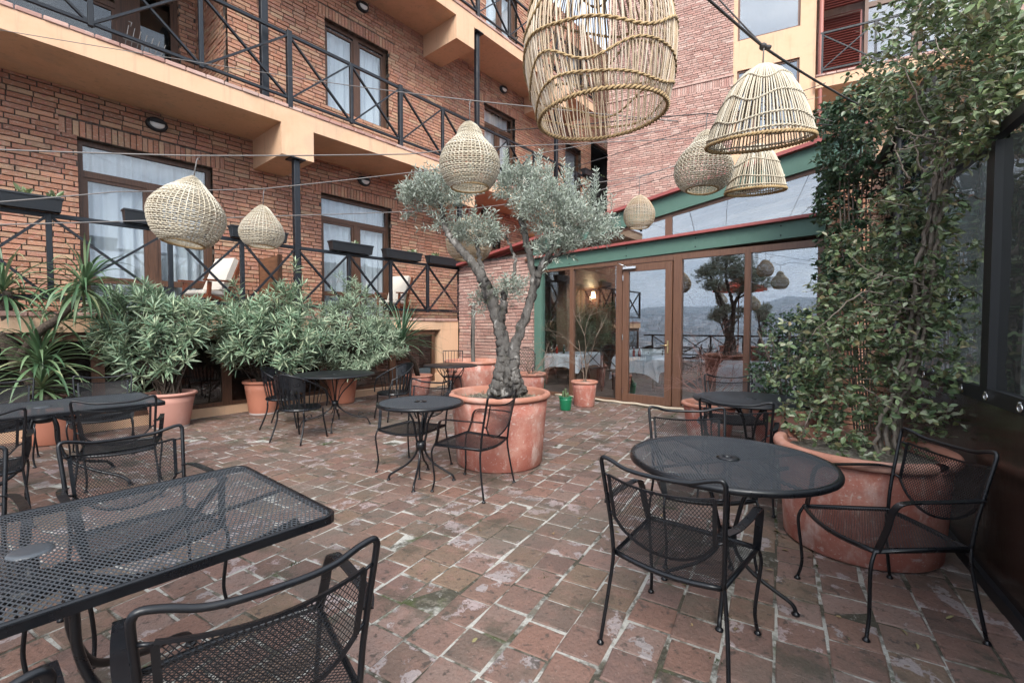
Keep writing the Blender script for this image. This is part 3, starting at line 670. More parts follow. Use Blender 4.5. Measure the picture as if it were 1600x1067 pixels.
t = thing('balcony_railing','dark crossed-bar railing on the small balcony with red shutters','railing',(14.825,8.014,0),RAD(-76.8))
a = MB(); a.bar((6.3,-.06,9.98),(13,-.06,9.98),.05,.05); a.build('top_rail',M['steel'],t)
a = MB(); a.bar((6.3,-.06,8.92),(13,-.06,8.92),.045,.045); a.build('bottom_rail',M['steel'],t)
px_ = [6.35,7.6,8.9,10.2,11.5,12.8]
for x in px_:
    a = MB(); a.box(x-.025,x+.025,-.085,-.035,8.8,9.96); a.build('post',M['steel'],t)
for a0,a1 in zip(px_,px_[1:]):
    b = MB(); b.bar((a0,-.068,8.94),(a1,-.068,9.94),.03,.035,(0,1,0)); b.bar((a0,-.05,9.94),(a1,-.05,8.94),.03,.035,(0,1,0)); b.build('cross_brace',M['steel'],t)

# ---------------------------------------------------------------- glass pavilion
GX = 7.87
pav = thing('glass_pavilion', 'glazed restaurant pavilion with green beams, red copings and brown frames', 'building', (GX, 4.2, 0))
def pp(mb, n, m, par=None):
    o = mb.build(n, m, par or pav)
    if par is None: local(o, pav)
    return o
rake = lambda y: 3.60+(4.24-y)*.147          # top of raking coping
s = MB(); s.obox((GX+.03,(5.99+.8)/2,2.72+.115),(.05,0,0),(0,(5.99-.8)/2,-.0+(-.06)),(0,0,.125)); pp(s, 'lower_beam', M['green'])
s = MB(); s.obox((GX+.0,(5.99+.8)/2,2.985),(.11,0,0),(0,(5.99-.8)/2,-.06),(0,0,.022)); pp(s, 'lower_coping', M['red'])
def raked(y0, y1, x0, x1, d0, d1):
    # prism between rake-d0 and rake-d1
    mb = MB(); vs = []
    for y in (y0, y1):
        for x in (x0, x1):
            for d in (d0, d1): vs.append((x, y, rake(y)-d))
    mb.add(vs, [(0,1,3,2),(4,6,7,5),(0,4,5,1),(2,3,7,6),(0,2,6,4),(1,5,7,3)]); return mb
pp(raked(.4,6.02,GX-.02,GX+.1,.36,.055), 'raking_beam', M['green'])
pp(raked(.3,8.35,GX-.12,GX+.14,.055,0), 'raking_coping', M['red'])
for ya,yb,xa,xb in ((.3,8.4,GX+.14,8.7),(.3,8.4,12.2,14.2),(6.5,8.4,8.7,12.2),(.3,1.0,8.7,12.2)):
    pp(raked(ya,yb,xa,xb,.10,.04), 'roof', M['red']); pp(raked(ya,yb,xa,xb,.30,.12), 'ceiling', M['wood'])
pp(raked(1.0,6.5,8.7,12.2,.10,.09), 'added_skylight', M['glass_dark'])  # invented roof opening, added so daylight reaches the tablecloths
for xx in (9.55,10.45,11.35): pp(raked(1.0,6.5,xx-.04,xx+.04,.24,.105), 'rafter', M['wood'])
s = MB(); s.box(GX-.02,GX+.1,5.8,5.99,0,2.74); pp(s, 'corner_post', M['green'])
for y in (5.06,1.80):
    s = MB(); s.bbox(GX,GX+.09,y-.045,y+.045,.03,2.66,.006); pp(s, 'mullion', M['frame'])
for y0,y1 in ((3.93,4.06),(2.83,2.97),(.8,.88)):
    s = MB(); s.bbox(GX-.01,GX+.09,y0,y1,.03,2.66,.006); pp(s, 'mullion', M['frame'])
s = MB(); s.box(GX+.005,GX+.085,.8,5.8,2.60,2.70); pp(s, 'head_frame', M['frame'])
s = MB(); s.box(GX+.005,GX+.085,.8,2.83,.0,.07); s.box(GX+.005,GX+.085,4.06,5.8,.0,.07); s.box(GX-.02,GX+.1,2.83,4.06,.0,.035); pp(s, 'sill', M['frame'])
# upper frames
for y in (3.08,):
    s = MB(); s.box(GX+.03,GX+.1,y-.06,y+.06,3.0,rake(y)-.36); pp(s, 'upper_mullion', M['frame'])
s = raked(.8,6.3,GX+.035,GX+.095,.42,.36); pp(s, 'upper_head_frame', M['frame'])
def pane(y0,y1,z0,z1f,z1g,x=GX+.05,m='glass_big'):
    g = MB(); g.add([(x,y0,z0),(x,y1,z0),(x,y1,z1g),(x,y0,z1f),(x+.008,y0,z0),(x+.008,y1,z0),(x+.008,y1,z1g),(x+.008,y0,z1f)],[(0,1,2,3),(7,6,5,4),(0,4,5,1),(1,5,6,2),(2,6,7,3),(3,7,4,0)]); return pp(g,'pane',M[m])
pane(5.105,5.8,.07,2.6,2.6); pane(4.06,5.015,.07,2.6,2.6); pane(1.845,2.83,.07,2.6,2.6,m='glass_mid'); pane(.88,1.755,.07,2.6,2.6,m='glass_mid')
pane(.8,3.02,3.0,rake(.8)-.42,rake(3.02)-.42,m='glass_sky'); pane(3.14,5.9,3.0,rake(3.14)-.42,rake(5.9)-.42,m='glass_sky')
# door
d = MB(); y0,y1 = 2.985,3.915; x0,x1 = GX-.03,GX+.04
d.bbox(x0,x1,y0,y0+.12,.045,2.585,.005); d.bbox(x0,x1,y1-.12,y1,.045,2.585,.005); d.box(x0+.002,x1,y0+.12,y1-.12,2.455,2.583); d.box(x0+.002,x1,y0+.12,y1-.12,.047,.2)
door = pp(d, 'door', M['frame'])
g = MB(); g.box(GX,GX+.008,y0+.12,y1-.12,.2,2.455); g.build('pane', M['glass_mid'], door)
h = MB(); h.bbox(x0-.012,x0,y0+.045,y0+.075,.98,1.20,.004); h.tube([(x0-.01,y0+.06,1.12),(x0-.05,y0+.06,1.12),(x0-.055,y0+.08,1.12),(x0-.055,y0+.18,1.115)],.009,8); h.build('handle', M['brass'], door)
h = MB(); h.bbox(x0-.05,x0,y1-.28,y1-.02,2.50,2.55,.006); h.tube([(x0-.03,y1-.1,2.55),(x0-.09,y1+.02,2.60),(x0-.02,y1+.1,2.64)],.008,6); h.build('door_closer', M['chrome'], door)
h = MB(); h.box(x0-.012,x0,y1-.02,y1-.005,.2,.3); h.box(x0-.012,x0,y1-.02,y1-.005,1.2,1.3); h.box(x0-.012,x0,y1-.02,y1-.005,2.3,2.4); h.build('hinge', M['chrome'], door)
# raked brick side wall next to the hotel
TF = lambda x, y, z: (GX+.08+y, 8.46-x, z)
s = MB()
holesW = []
bricks(s, TF, .0, 2.47, .0, 3.02, [], seed=51, bl=.235, bh=.062, jh=.015)
w = pp(s, 'side_wall', M['brick_pale']); s = MB(); s.box(GX+.094,GX+.3,5.99,8.46,0,3.05); s.build('mortar', M['mortar_pale'], w)
s = MB(); bricks(s, lambda x,y,z:(GX+.06+y,.80-x,z), 0,.75,0,3.6,seed=52); w = pp(s, 'brick_pier', M['brick']); s = MB(); s.box(GX+.075,GX+.6,.06,.79,0,3.6); s.build('mortar', M['mortar'], w)
# interior
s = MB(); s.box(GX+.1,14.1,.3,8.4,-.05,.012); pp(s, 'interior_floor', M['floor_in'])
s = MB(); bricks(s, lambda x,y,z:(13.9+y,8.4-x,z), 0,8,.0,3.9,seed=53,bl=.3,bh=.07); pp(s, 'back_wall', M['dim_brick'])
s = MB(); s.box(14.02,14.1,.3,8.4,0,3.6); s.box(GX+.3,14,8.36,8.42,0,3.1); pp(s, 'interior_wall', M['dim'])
s = MB(); s.box(GX+.65,14,.27,.28,.1,3.9); pp(s, 'added_side_glazing', M['glass_dark'])  # added glass in place of a wall, lets daylight in on the tables
for xx in (9.6,11.1,12.6):
    s = MB(); s.box(xx-.05,xx+.05,.24,.32,0,4.0); pp(s, 'added_side_mullion', M['frame'])
s = MB(); s.box(10.6,10.95,6.95,7.3,.0,3.2); pp(s, 'interior_pillar', M['brick'])
s = MB(); s.box(13.84,13.87,6.9,7.9,1.2,2.1); tag(local(s.build('picture', M['picture'], None), thing('x','x','x')) if False else s.build('picture', M['picture']), 'dark red framed picture on the brick wall inside the pavilion', 'picture')
hz = MB(); r = random.Random(9); pts = []
for i in range(40): y = 5.4-4.4*i/39; pts.append((GX-.07+.012*math.sin(i*.9), y, .03+.006*math.sin(i*1.7)))
hz.tube(pts,.022,8); tag(hz.build('hose', M['rope']), 'beige hose lying along the threshold of the glass pavilion', 'hose')

def sconce(px, py, lab, x=13.84):
    p = on(px, py, 0, x); t = thing('wall_lamp', lab, 'lamp', p, 0, 'lit lamps on the wall inside the pavilion')
    s = MB(); s.lathe([(.05,.11),(.085,-.11)],16); s.build('lamp_shade', M['lamp_on'], t)
    s = MB(); s.box(-.02,.06,-.03,.03,.1,.17); s.build('bracket', M['brass'], t)
    pl = bpy.data.lights.new('lamp_light','POINT'); pl.energy = 4; pl.color = (1,.72,.42); pl.shadow_soft_size = .08; po = bpy.data.objects.new('lamp_light', pl); COL.objects.link(po); po.location = p+V((-.16,0,-.12))
sconce(858,452,'lit wall lamp seen through the pane left of the bare mullion'); sconce(899,458,'lit wall lamp half hidden by the brown mullion'); sconce(927,461,'lit wall lamp seen above the bare twigs through the second pane')

# dining tables under white cloths
def cloth(cx, cy, hx, hy, z, drop, seed, rz, lab):
    r = random.Random(seed); mb = MB(); n = 96; rings = []
    def edge(k):
        a = 2*PI*k/n; c, s_ = math.cos(a), math.sin(a); m = max(abs(c)/hx, abs(s_)/hy); return c/m, s_/m, a
    ph = r.uniform(0,6)
    for q in range(9):
        ring = []
        for k in range(n):
            x, y, a = edge(k); corner = min(abs(x)/hx, abs(y)/hy)**3
            if q == 0: ring.append((x*.5,y*.5,z)); continue
            if q == 1: ring.append((x*.985,y*.985,z)); continue
            t = (q-1)/7; dl = drop*(1+.55*corner)
            fold = (.028*math.sin(11*a+ph)+.02*math.sin(19*a+2*ph))*t
            out = 1+.02+fold+.1*t*corner-.03*t
            ring.append((x*out, y*out, z-dl*t))
        rings.append(ring)
    vs = [v for rg in rings for v in rg]+[(0,0,z)]
    fs = [(i*n+k,i*n+(k+1)%n,(i+1)*n+(k+1)%n,(i+1)*n+k) for i in range(8) for k in range(n)]+[(len(vs)-1,(k+1)%n,k) for k in range(n)]
    mb.add(vs, fs, True); o = mb.build('tablecloth', M['cloth']); o.location = (cx,cy,0); o.rotation_euler = (0,0,rz); tag(o, lab, 'tablecloth', 'white tablecloths inside the pavilion')
def dtable(cx, cy, hx, hy, rz, lab):
    t = thing('dining_table', lab, 'table', (cx,cy,.012), rz, 'dining tables inside the pavilion')
    s = MB(); s.box(-hx+.01,hx-.01,-hy+.01,hy-.01,.70,.735); s.build('tabletop', M['wood'], t)
    for i in (-1,1):
        for j in (-1,1):
            s = MB(); s.box(i*(hx-.08)-.03,i*(hx-.08)+.03,j*(hy-.08)-.03,j*(hy-.08)+.03,0,.70); s.build('leg', M['wood'], t)
tabs = [(10.0,4.5,.5,.5,.1,.34,'white cloth with hanging points on the table behind the glass door','wooden table under the cloth behind the glass door'),
        (10.1,6.45,.8,.5,.12,.3,'white cloth on the long table behind the two left panes','wooden table under the cloth behind the left panes'),
        (12.7,5.6,.9,.5,.0,.3,'white cloth on the farthest table beside the sconces','wooden table under the farthest white cloth'),
        (9.5,2.0,.62,.6,.2,.45,'white cloth on the table behind the right panes and bare twigs','wooden table under the cloth behind the right panes')]
for i,(cx,cy,hx,hy,rz,dr,l1,l2) in enumerate(tabs): cloth(cx,cy,hx,hy,.755,dr,i+1,rz,l1); dtable(cx,cy,hx,hy,rz,l2)
def bottle(x,y,lab,m):
    t = thing('bottle', lab, 'bottle', (x,y,.756), 0, 'bottles on the cloth covered tables'); s = MB(); s.lathe([(0,0),(.032,0),(.032,.12),(.012,.17),(.012,.2),(0,.2)],12); s.build('body', M[m], t); s = MB(); s.lathe([(.014,.2),(.014,.225),(0,.225)],10); s.build('cap', M['lens'], t)
bottle(9.85,4.62,'red sauce bottle on the table behind the glass door','bottle'); bottle(9.93,4.52,'second red bottle beside the glasses behind the door','bottle')
bottle(9.6,6.6,'red sauce bottle on the long table behind the left panes','bottle'); bottle(9.7,6.45,'dark green bottle on the long table behind the left panes','bottle_green')
def wglass(x,y,lab):
    s = MB(); s.lathe([(.03,0),(.028,.004),(.004,.01),(.004,.09),(.03,.12),(.036,.16),(.03,.2)],14); o = s.build('wine_glass', M['drink']); o.location = (x,y,.757); tag(o, lab, 'glass', 'stemmed glasses on the cloth covered tables')
wglass(9.8,4.42,'stemmed glass at the near edge of the table behind the door'); wglass(10.15,4.35,'stemmed glass on the far side of the table behind the door'); wglass(9.5,6.3,'stemmed glass on the long table near the mullion'); wglass(9.75,6.85,'stemmed glass on the long table near the brick wall')
def bentwood(x,y,rz,lab):
    t = thing('dining_chair', lab, 'chair', (x,y,.012), rz, 'dark chairs inside the pavilion')
    s = MB(); s.lathe([(0,.44),(.2,.44),(.21,.455),(.2,.475),(0,.48)],24); s.build('seat', M['chair_dark'], t)
    for i in (-1,1):
        s = MB(); s.tube([(i*.2,.2,0),(i*.17,.16,.45)],.016,8); s.build('leg', M['chair_dark'], t)
        s = MB(); s.tube(curve([(i*.2,-.24,0),(i*.18,-.17,.45),(i*.19,-.22,.75),(i*.17,-.25,.9)],4),.016,8); s.build('leg', M['chair_dark'], t)
    s = MB(); s.tube(curve([(-.17,-.25,.9),(-.1,-.265,.93),(.1,-.265,.93),(.17,-.25,.9)],4),.018,8); s.tube([(-.18,-.18,.5),(.17,-.25,.88)],.011,6); s.tube([(.18,-.18,.5),(-.17,-.25,.88)],.011,6); s.build('backrest', M['chair_dark'], t)
bentwood(9.2,4.75,RAD(-95),'dark chair at the table behind the door frame'); bentwood(9.5,5.45,RAD(-70),'dark cross-backed chair between the two left tables'); bentwood(10.8,4.2,RAD(95),'dark chair on the far side of the table behind the door'); bentwood(11.1,6.2,RAD(80),'dark chair on the far side of the long table')

for y in (1.35,2.6,3.85,5.1):
    s = MB(); s.box(GX-.115,GX+.1,y-.012,y+.012,2.985+(3.395-y)*.0231-.026,2.985+(3.395-y)*.0231+.026); pp(s, 'coping_seam', M['red'])
    s = MB(); zb = 2.835+(3.395-y)*.0231
    for q in (-.07,.07): s.ball((GX-.022,y,zb+q),.011,8,4)
    pp(s, 'beam_bolts', M['steel'])
r = random.Random(91); lit = MB()
for _ in range(95):
    k = r.random()
    if k < .45: x, y = r.gauss(3.5,.6), r.gauss(.6,.5)
    elif k < .75: x, y = r.gauss(3.2,.9), r.gauss(7.2,.5)
    else: x, y = r.uniform(1,7), r.uniform(.3,7.5)
    if y < -.3+.17*(x-3) or y > 8.2 or x > 7.6 or math.hypot(x-3.83,y-.17) < .45: continue
    lit.leaf((x,y,.006),(r.gauss(0,1),r.gauss(0,1),r.gauss(0,.12)),(r.gauss(0,.25),r.gauss(0,.25),1),r.uniform(.025,.055),r.uniform(.010,.024),.25,r.uniform(-.2,.2))
tag(lit.build('fallen_leaves', mat('dry_brown_leaf',None,.8,ramp=[(.2,.13,.07),(.28,.2,.1),(.14,.09,.05),(.22,.2,.09)],island=.2)),'dry brown leaves fallen on the brick paving','leaf litter',kind='stuff')
# ---------------------------------------------------------------- iron furniture
def lattice(mb, poly, P, ca, cb, w, th, seg=1):
    poly = [tuple(p) for p in poly]; n = len(poly)
    area = sum(poly[i][0]*poly[(i+1)%n][1]-poly[(i+1)%n][0]*poly[i][1] for i in range(n))
    if area < 0: poly.reverse()
    amin = min(p[0] for p in poly); amax = max(p[0] for p in poly); bmin = min(p[1] for p in poly); bmax = max(p[1] for p in poly)
    for sg in (1,-1):
        dx, dy = ca, sg*cb; ln = math.hypot(dx, dy); dx /= ln; dy /= ln; m = dy/dx
        lo = min(bmin-m*amin, bmin-m*amax); hi = max(bmax-m*amin, bmax-m*amax); k = math.floor(lo/cb)
        while k*cb <= hi:
            c = k*cb+cb*.25; k += 1
            # point (0,c) + t(dx,dy)
            t0, t1 = -1e9, 1e9; ok = True
            for i in range(n):
                (x0,y0),(x1,y1) = poly[i], poly[(i+1)%n]; nx, ny = -(y1-y0), (x1-x0)
                num = nx*(0-x0)+ny*(c-y0); den = nx*dx+ny*dy
                if abs(den) < 1e-12:
                    if num < 0: ok = False
                    continue
                t = -num/den
                if den > 0: t0 = max(t0, t)
                else: t1 = min(t1, t)
            if not ok or t1-t0 < .004: continue
            pts = []; sds = []
            for q in range(seg+1):
                t = t0+(t1-t0)*q/seg; a, b = t*dx, c+t*dy; p = V(P(a,b)); pts.append(p); sds.append(V(P(a-dy*.004, b+dx*.004))-p)
            if sg < 0:
                nn = (pts[-1]-pts[0]).cross(sds[0]).normalized()*(th*.45); pts = [p+nn for p in pts]
            mb.strip(pts, w, th, sds)
def pad(mb, x, y, r=.016): mb.lathe([(0,0),(r,0),(r*1.05,.006),(r*.8,.012),(r*.62,.016),(.006,.02)], 12, (x,y,0))

def mesh_chair(name, label, cat='chair', pale=False):
    t = thing(name, label, cat); I = M['iron']
    # seat
    def SP(a, b):
        return (a, b, .42+.012*(abs(a)/.25)**2*(1 if True else 0)-.008)
    rear = [(-.232+.464*i/8, -.228-.028*math.sin(PI*i/8)) for i in range(9)]
    front = [(.262-.524*i/8, .222+.042*math.sin(PI*i/8)) for i in range(9)]
    poly = rear+front
    mb = MB(); lattice(mb, poly, SP, .0185, .0135, .0022, .0014, 5); mb.build('seat', M['iron_mesh'], t)
    mb = MB(); loop = poly; pts = [V((x,y,SP(x,y)[2]-.004)) for x,y in loop]
    m = len(pts); sides = []
    mb2 = [V((p.x,p.y,p.z)) for p in pts]
    mb.tube(mb2, .0105, 8, closed=True)
    # rolled skirt under the rim
    mb.strip(pts+[pts[0]], .026, .003, [V((0,0,1))]*(m+1)); mb.build('seat_frame', I, t)
    # rear rods, continuous from foot to top rail
    top = []
    for s in (-1,1):
        mb = MB(); mb.tube(curve([(s*.275,-.285,.008),(s*.258,-.248,.22),(s*.244,-.232,.36),(s*.238,-.236,.43)],5), .0085, 8); pad(mb, s*.275,-.285); mb.build('leg', I, t)
    for s in (-1,1):
        mb = MB(); mb.tube(curve([(s*.262,.218,.425),(s*.272,.245,.35),(s*.258,.236,.2),(s*.252,.232,.1),(s*.262,.25,.008)],5), .0085, 8); pad(mb, s*.262,.25); mb.build('leg', I, t)
    def bp(x, z):   # back surface: leans back, curved
        k = (z-.43)/.44; return V((x*(1+.10*k), -.236-.085*k-.045*(1-(x/.235)**2)*min(1,k*1.6), z))
    path = [(-.238,-.236,.425),(-.243,-.25,.55),(-.252,-.285,.72),(-.259,-.31,.835),(-.257,-.316,.862),(-.243,-.320,.874),(-.20,-.326,.866),(-.14,-.336,.848),(-.06,-.344,.842)]
    full = [V(p) for p in path]+[V((-x,y,z)) for x,y,z in reversed(path)]
    mb = MB(); mb.tube(curve(full,4), .0095, 8)
    # inner panel frame
    def zt(x): return .80-.022*(1-(x/.205)**2)
    def zb(x): return .60-.115*max(0,(1-(x/.205)**2))**.75
    N = 12; xs = [-.205+.41*i/N for i in range(N+1)]
    fr = [bp(x, zt(x)) for x in xs]; mb.strip(fr, .009, .009, (0,0,1))
    mb.strip([bp(x, zb(x)) for x in xs], .011, .008, (0,0,1))
    for s in (-1,1):
        mb.strip([bp(s*.205, .60+.2*i/4) for i in range(5)], .016, .005, (1,0,0))
        mb.tube([bp(s*.205,.795), V((s*.2555,-.302,.80))], .005, 6); mb.tube([bp(s*.205,.605), V((s*.2465,-.262,.62))], .006, 6)
    mb.build('back_frame', I, t)
    mb = MB(); pol = [(x, zb(x)) for x in xs]+[(x, .80-.0) for x in (.205,)]+[(x, .80) for x in (-.205,)]
    pol = [(x, zb(x)) for x in xs]+[(.205,.782),(-.205,.782)]
    lattice(mb, pol, lambda a,b: bp(a, b+(zt(a)-.782)*max(0,(b-.6)/.182)), .0135, .0185, .0021, .0014, 6); mb.build('backrest', M['iron_mesh'], t)
    for s in (-1,1):
        mb = MB(); pts = curve([(s*.249,-.268,.655),(s*.275,-.2,.66),(s*.285,-.05,.658),(s*.285,.08,.655),(s*.283,.135,.642),(s*.279,.162,.60),(s*.272,.175,.53),(s*.264,.196,.46),(s*.258,.208,.418)],4)
        mb.strip(pts, .034, .006, (1,0,0)); mb.build('arm', I, t)
    return t
CH = 'mesh patio chairs'
base_chair = mesh_chair('patio_chair', 'black mesh armchair pulled up to the big round table with its back to the viewer')
chairs = [
 (2.105,.73,0,None),
 (3.0,.95,214,'black mesh chair tucked under the far side of the big round table'),
 (2.985,.045,129,'black mesh armchair standing against the broken pot of the vine'),
 (4.13,1.0,10,'mesh armchair turned away in front of the round table under the vine'),
 (5.47,1.37,206,'mesh chair behind the round table at the glass front beside dry twigs'),
 (2.88,2.9,103,'mesh armchair seen from the side in front of the olive tree pot'),
 (2.87,3.74,195,'mesh chair with pale back behind the small round table by the olive pot'),
 (.50,1.43,80,'large mesh armchair nearest the viewer at the near rectangular table'),
 (.54,2.85,274,'mesh chair on the far side of the near rectangular table facing the viewer'),
 (-.16,2.92,272,'mesh chair cut by the left edge behind the near rectangular table'),
 (-.19,1.40,90,'mesh chair in the lower left corner with only its rail and arm in view'),
 (.80,5.08,76,'mesh armchair with its back to the viewer at the far rectangular table'),
 (-.02,5.02,88,'mesh armchair at the left edge on the near side of the far rectangular table'),
 (.93,6.88,259,'pale mesh chair before the glazed wall behind the far rectangular table'),
 (.14,7.0,265,'mesh chair in front of the strappy leaved plant behind the far rectangular table')]
for i, (x,y,h,lab) in enumerate(chairs):
    if i == 0: base_chair.location = (x,y,0); base_chair.rotation_euler = (0,0,RAD(h-90)); base_chair['group'] = CH
    else: copy_tree(base_chair, None, lab, (x,y,0), RAD(h-90), CH)

# barrel chairs with slats
def barrel_chair(label):
    t = thing('barrel_chair', label, 'chair'); I = M['iron']
    mb = MB(); n = 28
    out = [(.245*math.cos(a)*(1.02 if math.sin(a) > 0 else 1), .25*math.sin(a)) for a in [2*PI*k/n for k in range(n)]]
    vs = [(x,y,.425) for x,y in out]+[(x*1.02,y*1.02,.41) for x,y in out]+[(x,y,.395) for x,y in out]
    mb.add(vs, [tuple(range(n))]+[(i*n+k+0,(i+1)*n+k,(i+1)*n+(k+1)%n,i*n+(k+1)%n) for i in range(2) for k in range(n)]+[tuple(2*n+k for k in range(n))[::-1]]); mb.build('seat', I, t)
    for x,y,fx,fy in ((-.2,-.17,-.235,-.27),(.2,-.17,.235,-.27),(-.2,.17,-.225,.22),(.2,.17,.225,.22)):
        mb = MB(); mb.tube(curve([(x,y,.40),(x*1.04,y*1.05,.25),(fx,fy,.0)],4), .011, 8); mb.build('leg', I, t)
    def rail(a):  # a from -1..1 ; 0 is the back
        ang = a*2.05; z = .64+.22*math.cos(a*PI/2)**1.3; return V((.285*math.sin(ang), -.285*math.cos(ang)+.02-.04*math.cos(a*PI/2), z))
    mb = MB(); pts = [rail(-1+2*i/32) for i in range(33)]
    for s in (0,-1):
        e = pts[s]; pts2 = None
    f0 = curve([(-.235,.205,.415),(-.262,.19,.52),(-.258,.165,.60),pts[0]],4)
    mb.tube(f0[:-1]+pts+[V((-p.x,p.y,p.z)) for p in reversed(f0[:-1])], .011, 8); mb.build('back_frame', I, t)
    mb = MB(); m = 17
    for i in range(m):
        a = -.92+1.84*i/(m-1); p = rail(a); ang = a*2.05; q = V((.235*math.sin(ang), -.235*math.cos(ang), .41)); mid = (p+q)/2+V((0,-.01,0))
        w = .026 if abs(a) < .5 else .014
        mb.strip(curve([q,mid,p],3), w, .004, V((math.cos(ang), math.sin(ang),0)))
    # solid upper back panel
    for i in range(12):
        a0, a1 = -.42+.84*i/12, -.42+.84*(i+1)/12
        p0,p1 = rail(a0),rail(a1); d = V((0,.02,-.17)); mb.add([p0,p1,p1+d,p0+d],[(0,1,2,3)])
    mb.build('backrest', I, t); return t
bc = barrel_chair('dark barrel-backed slat chair turned towards the round table by the oleanders'); bc.location = (2.69,5.82,0); bc.rotation_euler = (0,0,RAD(23-90)); bc['group'] = 'barrel backed chairs'
copy_tree(bc, None, 'barrel-backed slat chair on the far side of the round table by the oleanders', (2.92,6.80,0), RAD(-40-90))
copy_tree(bc, None, 'barrel-backed slat chair right of the round table with its grey back catching light', (4.25,6.02,0), RAD(172-90))

# tables
def table_base(t, rt, rf, h, hz=.33, n=4, ph=PI/4, r=.0105, scroll=False, sy=1.):
    for k in range(n):
        a = ph+2*PI*k/n; c, s = math.cos(a), math.sin(a)*sy
        pr = [(rt,h-.012),(rt*.72,h-.05),(rt*.34,h-.17),(.05,hz+.1),(.034,hz),(.055,hz-.09),(rf*.42,.155),(rf*.72,.095),(rf*.95,.05),(rf,.012)]
        if scroll: pr = [(rt,h-.012),(rt*.8,h-.12),(rt*.35,h-.27),(.05,hz+.06),(.034,hz),(.06,hz-.07),(rf*.4,.17),(rf*.62,.13),(rf*.9,.10),(rf,.012)]
        mb = MB(); mb.tube(curve([(q*c,q*s,z) for q,z in pr],4), r, 8); pad(mb, rf*c, rf*s, .019)
        if scroll:
            mb.tube([((rf*.72+.045*math.cos(u)*(1-u/9))*c,(rf*.72+.045*math.cos(u)*(1-u/9))*s,.155+.035*math.sin(u)*(1-u/9)) for u in [i*.45 for i in range(14)]], .006, 6)
            pr2 = [(rt*.9,h-.012),(rt*.55,h-.1),(rt*.25,h-.22),(.045,hz+.03),(.045,hz-.03),(rf*.3,hz-.14),(rf*.5,.14)]
            a2 = a+.35; mb.tube(curve([(q*math.cos(a2),q*math.sin(a2)*sy,z) for q,z in pr2],4), .006, 6)
        mb.build('leg', M['iron'], t)
    mb = MB(); mb.lathe([(.02,hz-.045),(.045,hz-.04),(.05,hz),(.045,hz+.04),(.02,hz+.045)],14); mb.build('collar', M['iron'], t)
def round_table(name, label, x, y, R, h, rz=0, rf=.3, solid=False, scroll=False, cell=(.0125,.025)):
    t = thing(name, label, 'table', (x,y,0), rz, 'round iron patio tables'); n = 56
    mb = MB(); ring = [(R-.006)*1. for _ in range(1)]
    circ = [((R-.012)*math.cos(2*PI*k/n),(R-.012)*math.sin(2*PI*k/n)) for k in range(n)]
    if solid: mb.lathe([(0,h),(R-.01,h),(R,h-.006),(R,h-.022),(R-.012,h-.022)],n)
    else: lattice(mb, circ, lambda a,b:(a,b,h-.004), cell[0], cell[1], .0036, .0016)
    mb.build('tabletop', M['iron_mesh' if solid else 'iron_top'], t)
    if not solid:
        mb = MB(); mb.lathe([(R-.026,h-.003),(R-.018,h+.001),(R-.006,h-.001),(R,h-.012),(R,h-.026),(R-.008,h-.032),(R-.014,h-.026),(R-.020,h-.008),(R-.026,h-.003)],n); mb.build('rim', M['iron'], t)
    mb = MB(); mb.lathe([(.022,h-.02),(.022,h+.002),(.03,h+.006),(.055,h+.003),(.058,h-.003),(.022,h-.02)],24); mb.build('umbrella_ring', M['iron'], t)
    for a in (0,PI/2):
        pass
    mb = MB()
    for a in (0,PI/2): mb.obox((0,0,h-.017),(math.cos(a)*(R-.02),math.sin(a)*(R-.02),0),(-math.sin(a)*.012,math.cos(a)*.012,0),(0,0,.004))
    mb.build('crossbar', M['iron'], t)
    table_base(t, R*.55, rf, h, scroll=scroll, r=.0085 if scroll else .0105)
    return t
round_table('round_table','large round black mesh table at front right with an umbrella hole',2.58,.67,.505,.752,RAD(-35),.32,cell=(.0145,.030))
round_table('round_table','small round black mesh table in front of the olive tree pot',2.70,3.40,.405,.745,RAD(-6),.31)
round_table('round_table','smooth round table with scrolled legs in front of the oleanders',3.38,6.22,.56,.765,RAD(10),.48,solid=True,scroll=True)
round_table('round_table','round table farthest back between oleanders and olive tree',5.61,6.2,.49,.75,.3,.42,solid=True,scroll=True)
round_table('round_table','smooth round table standing under the leaves of the climbing vine',4.82,1.06,.51,.755,.2,.34,solid=True)
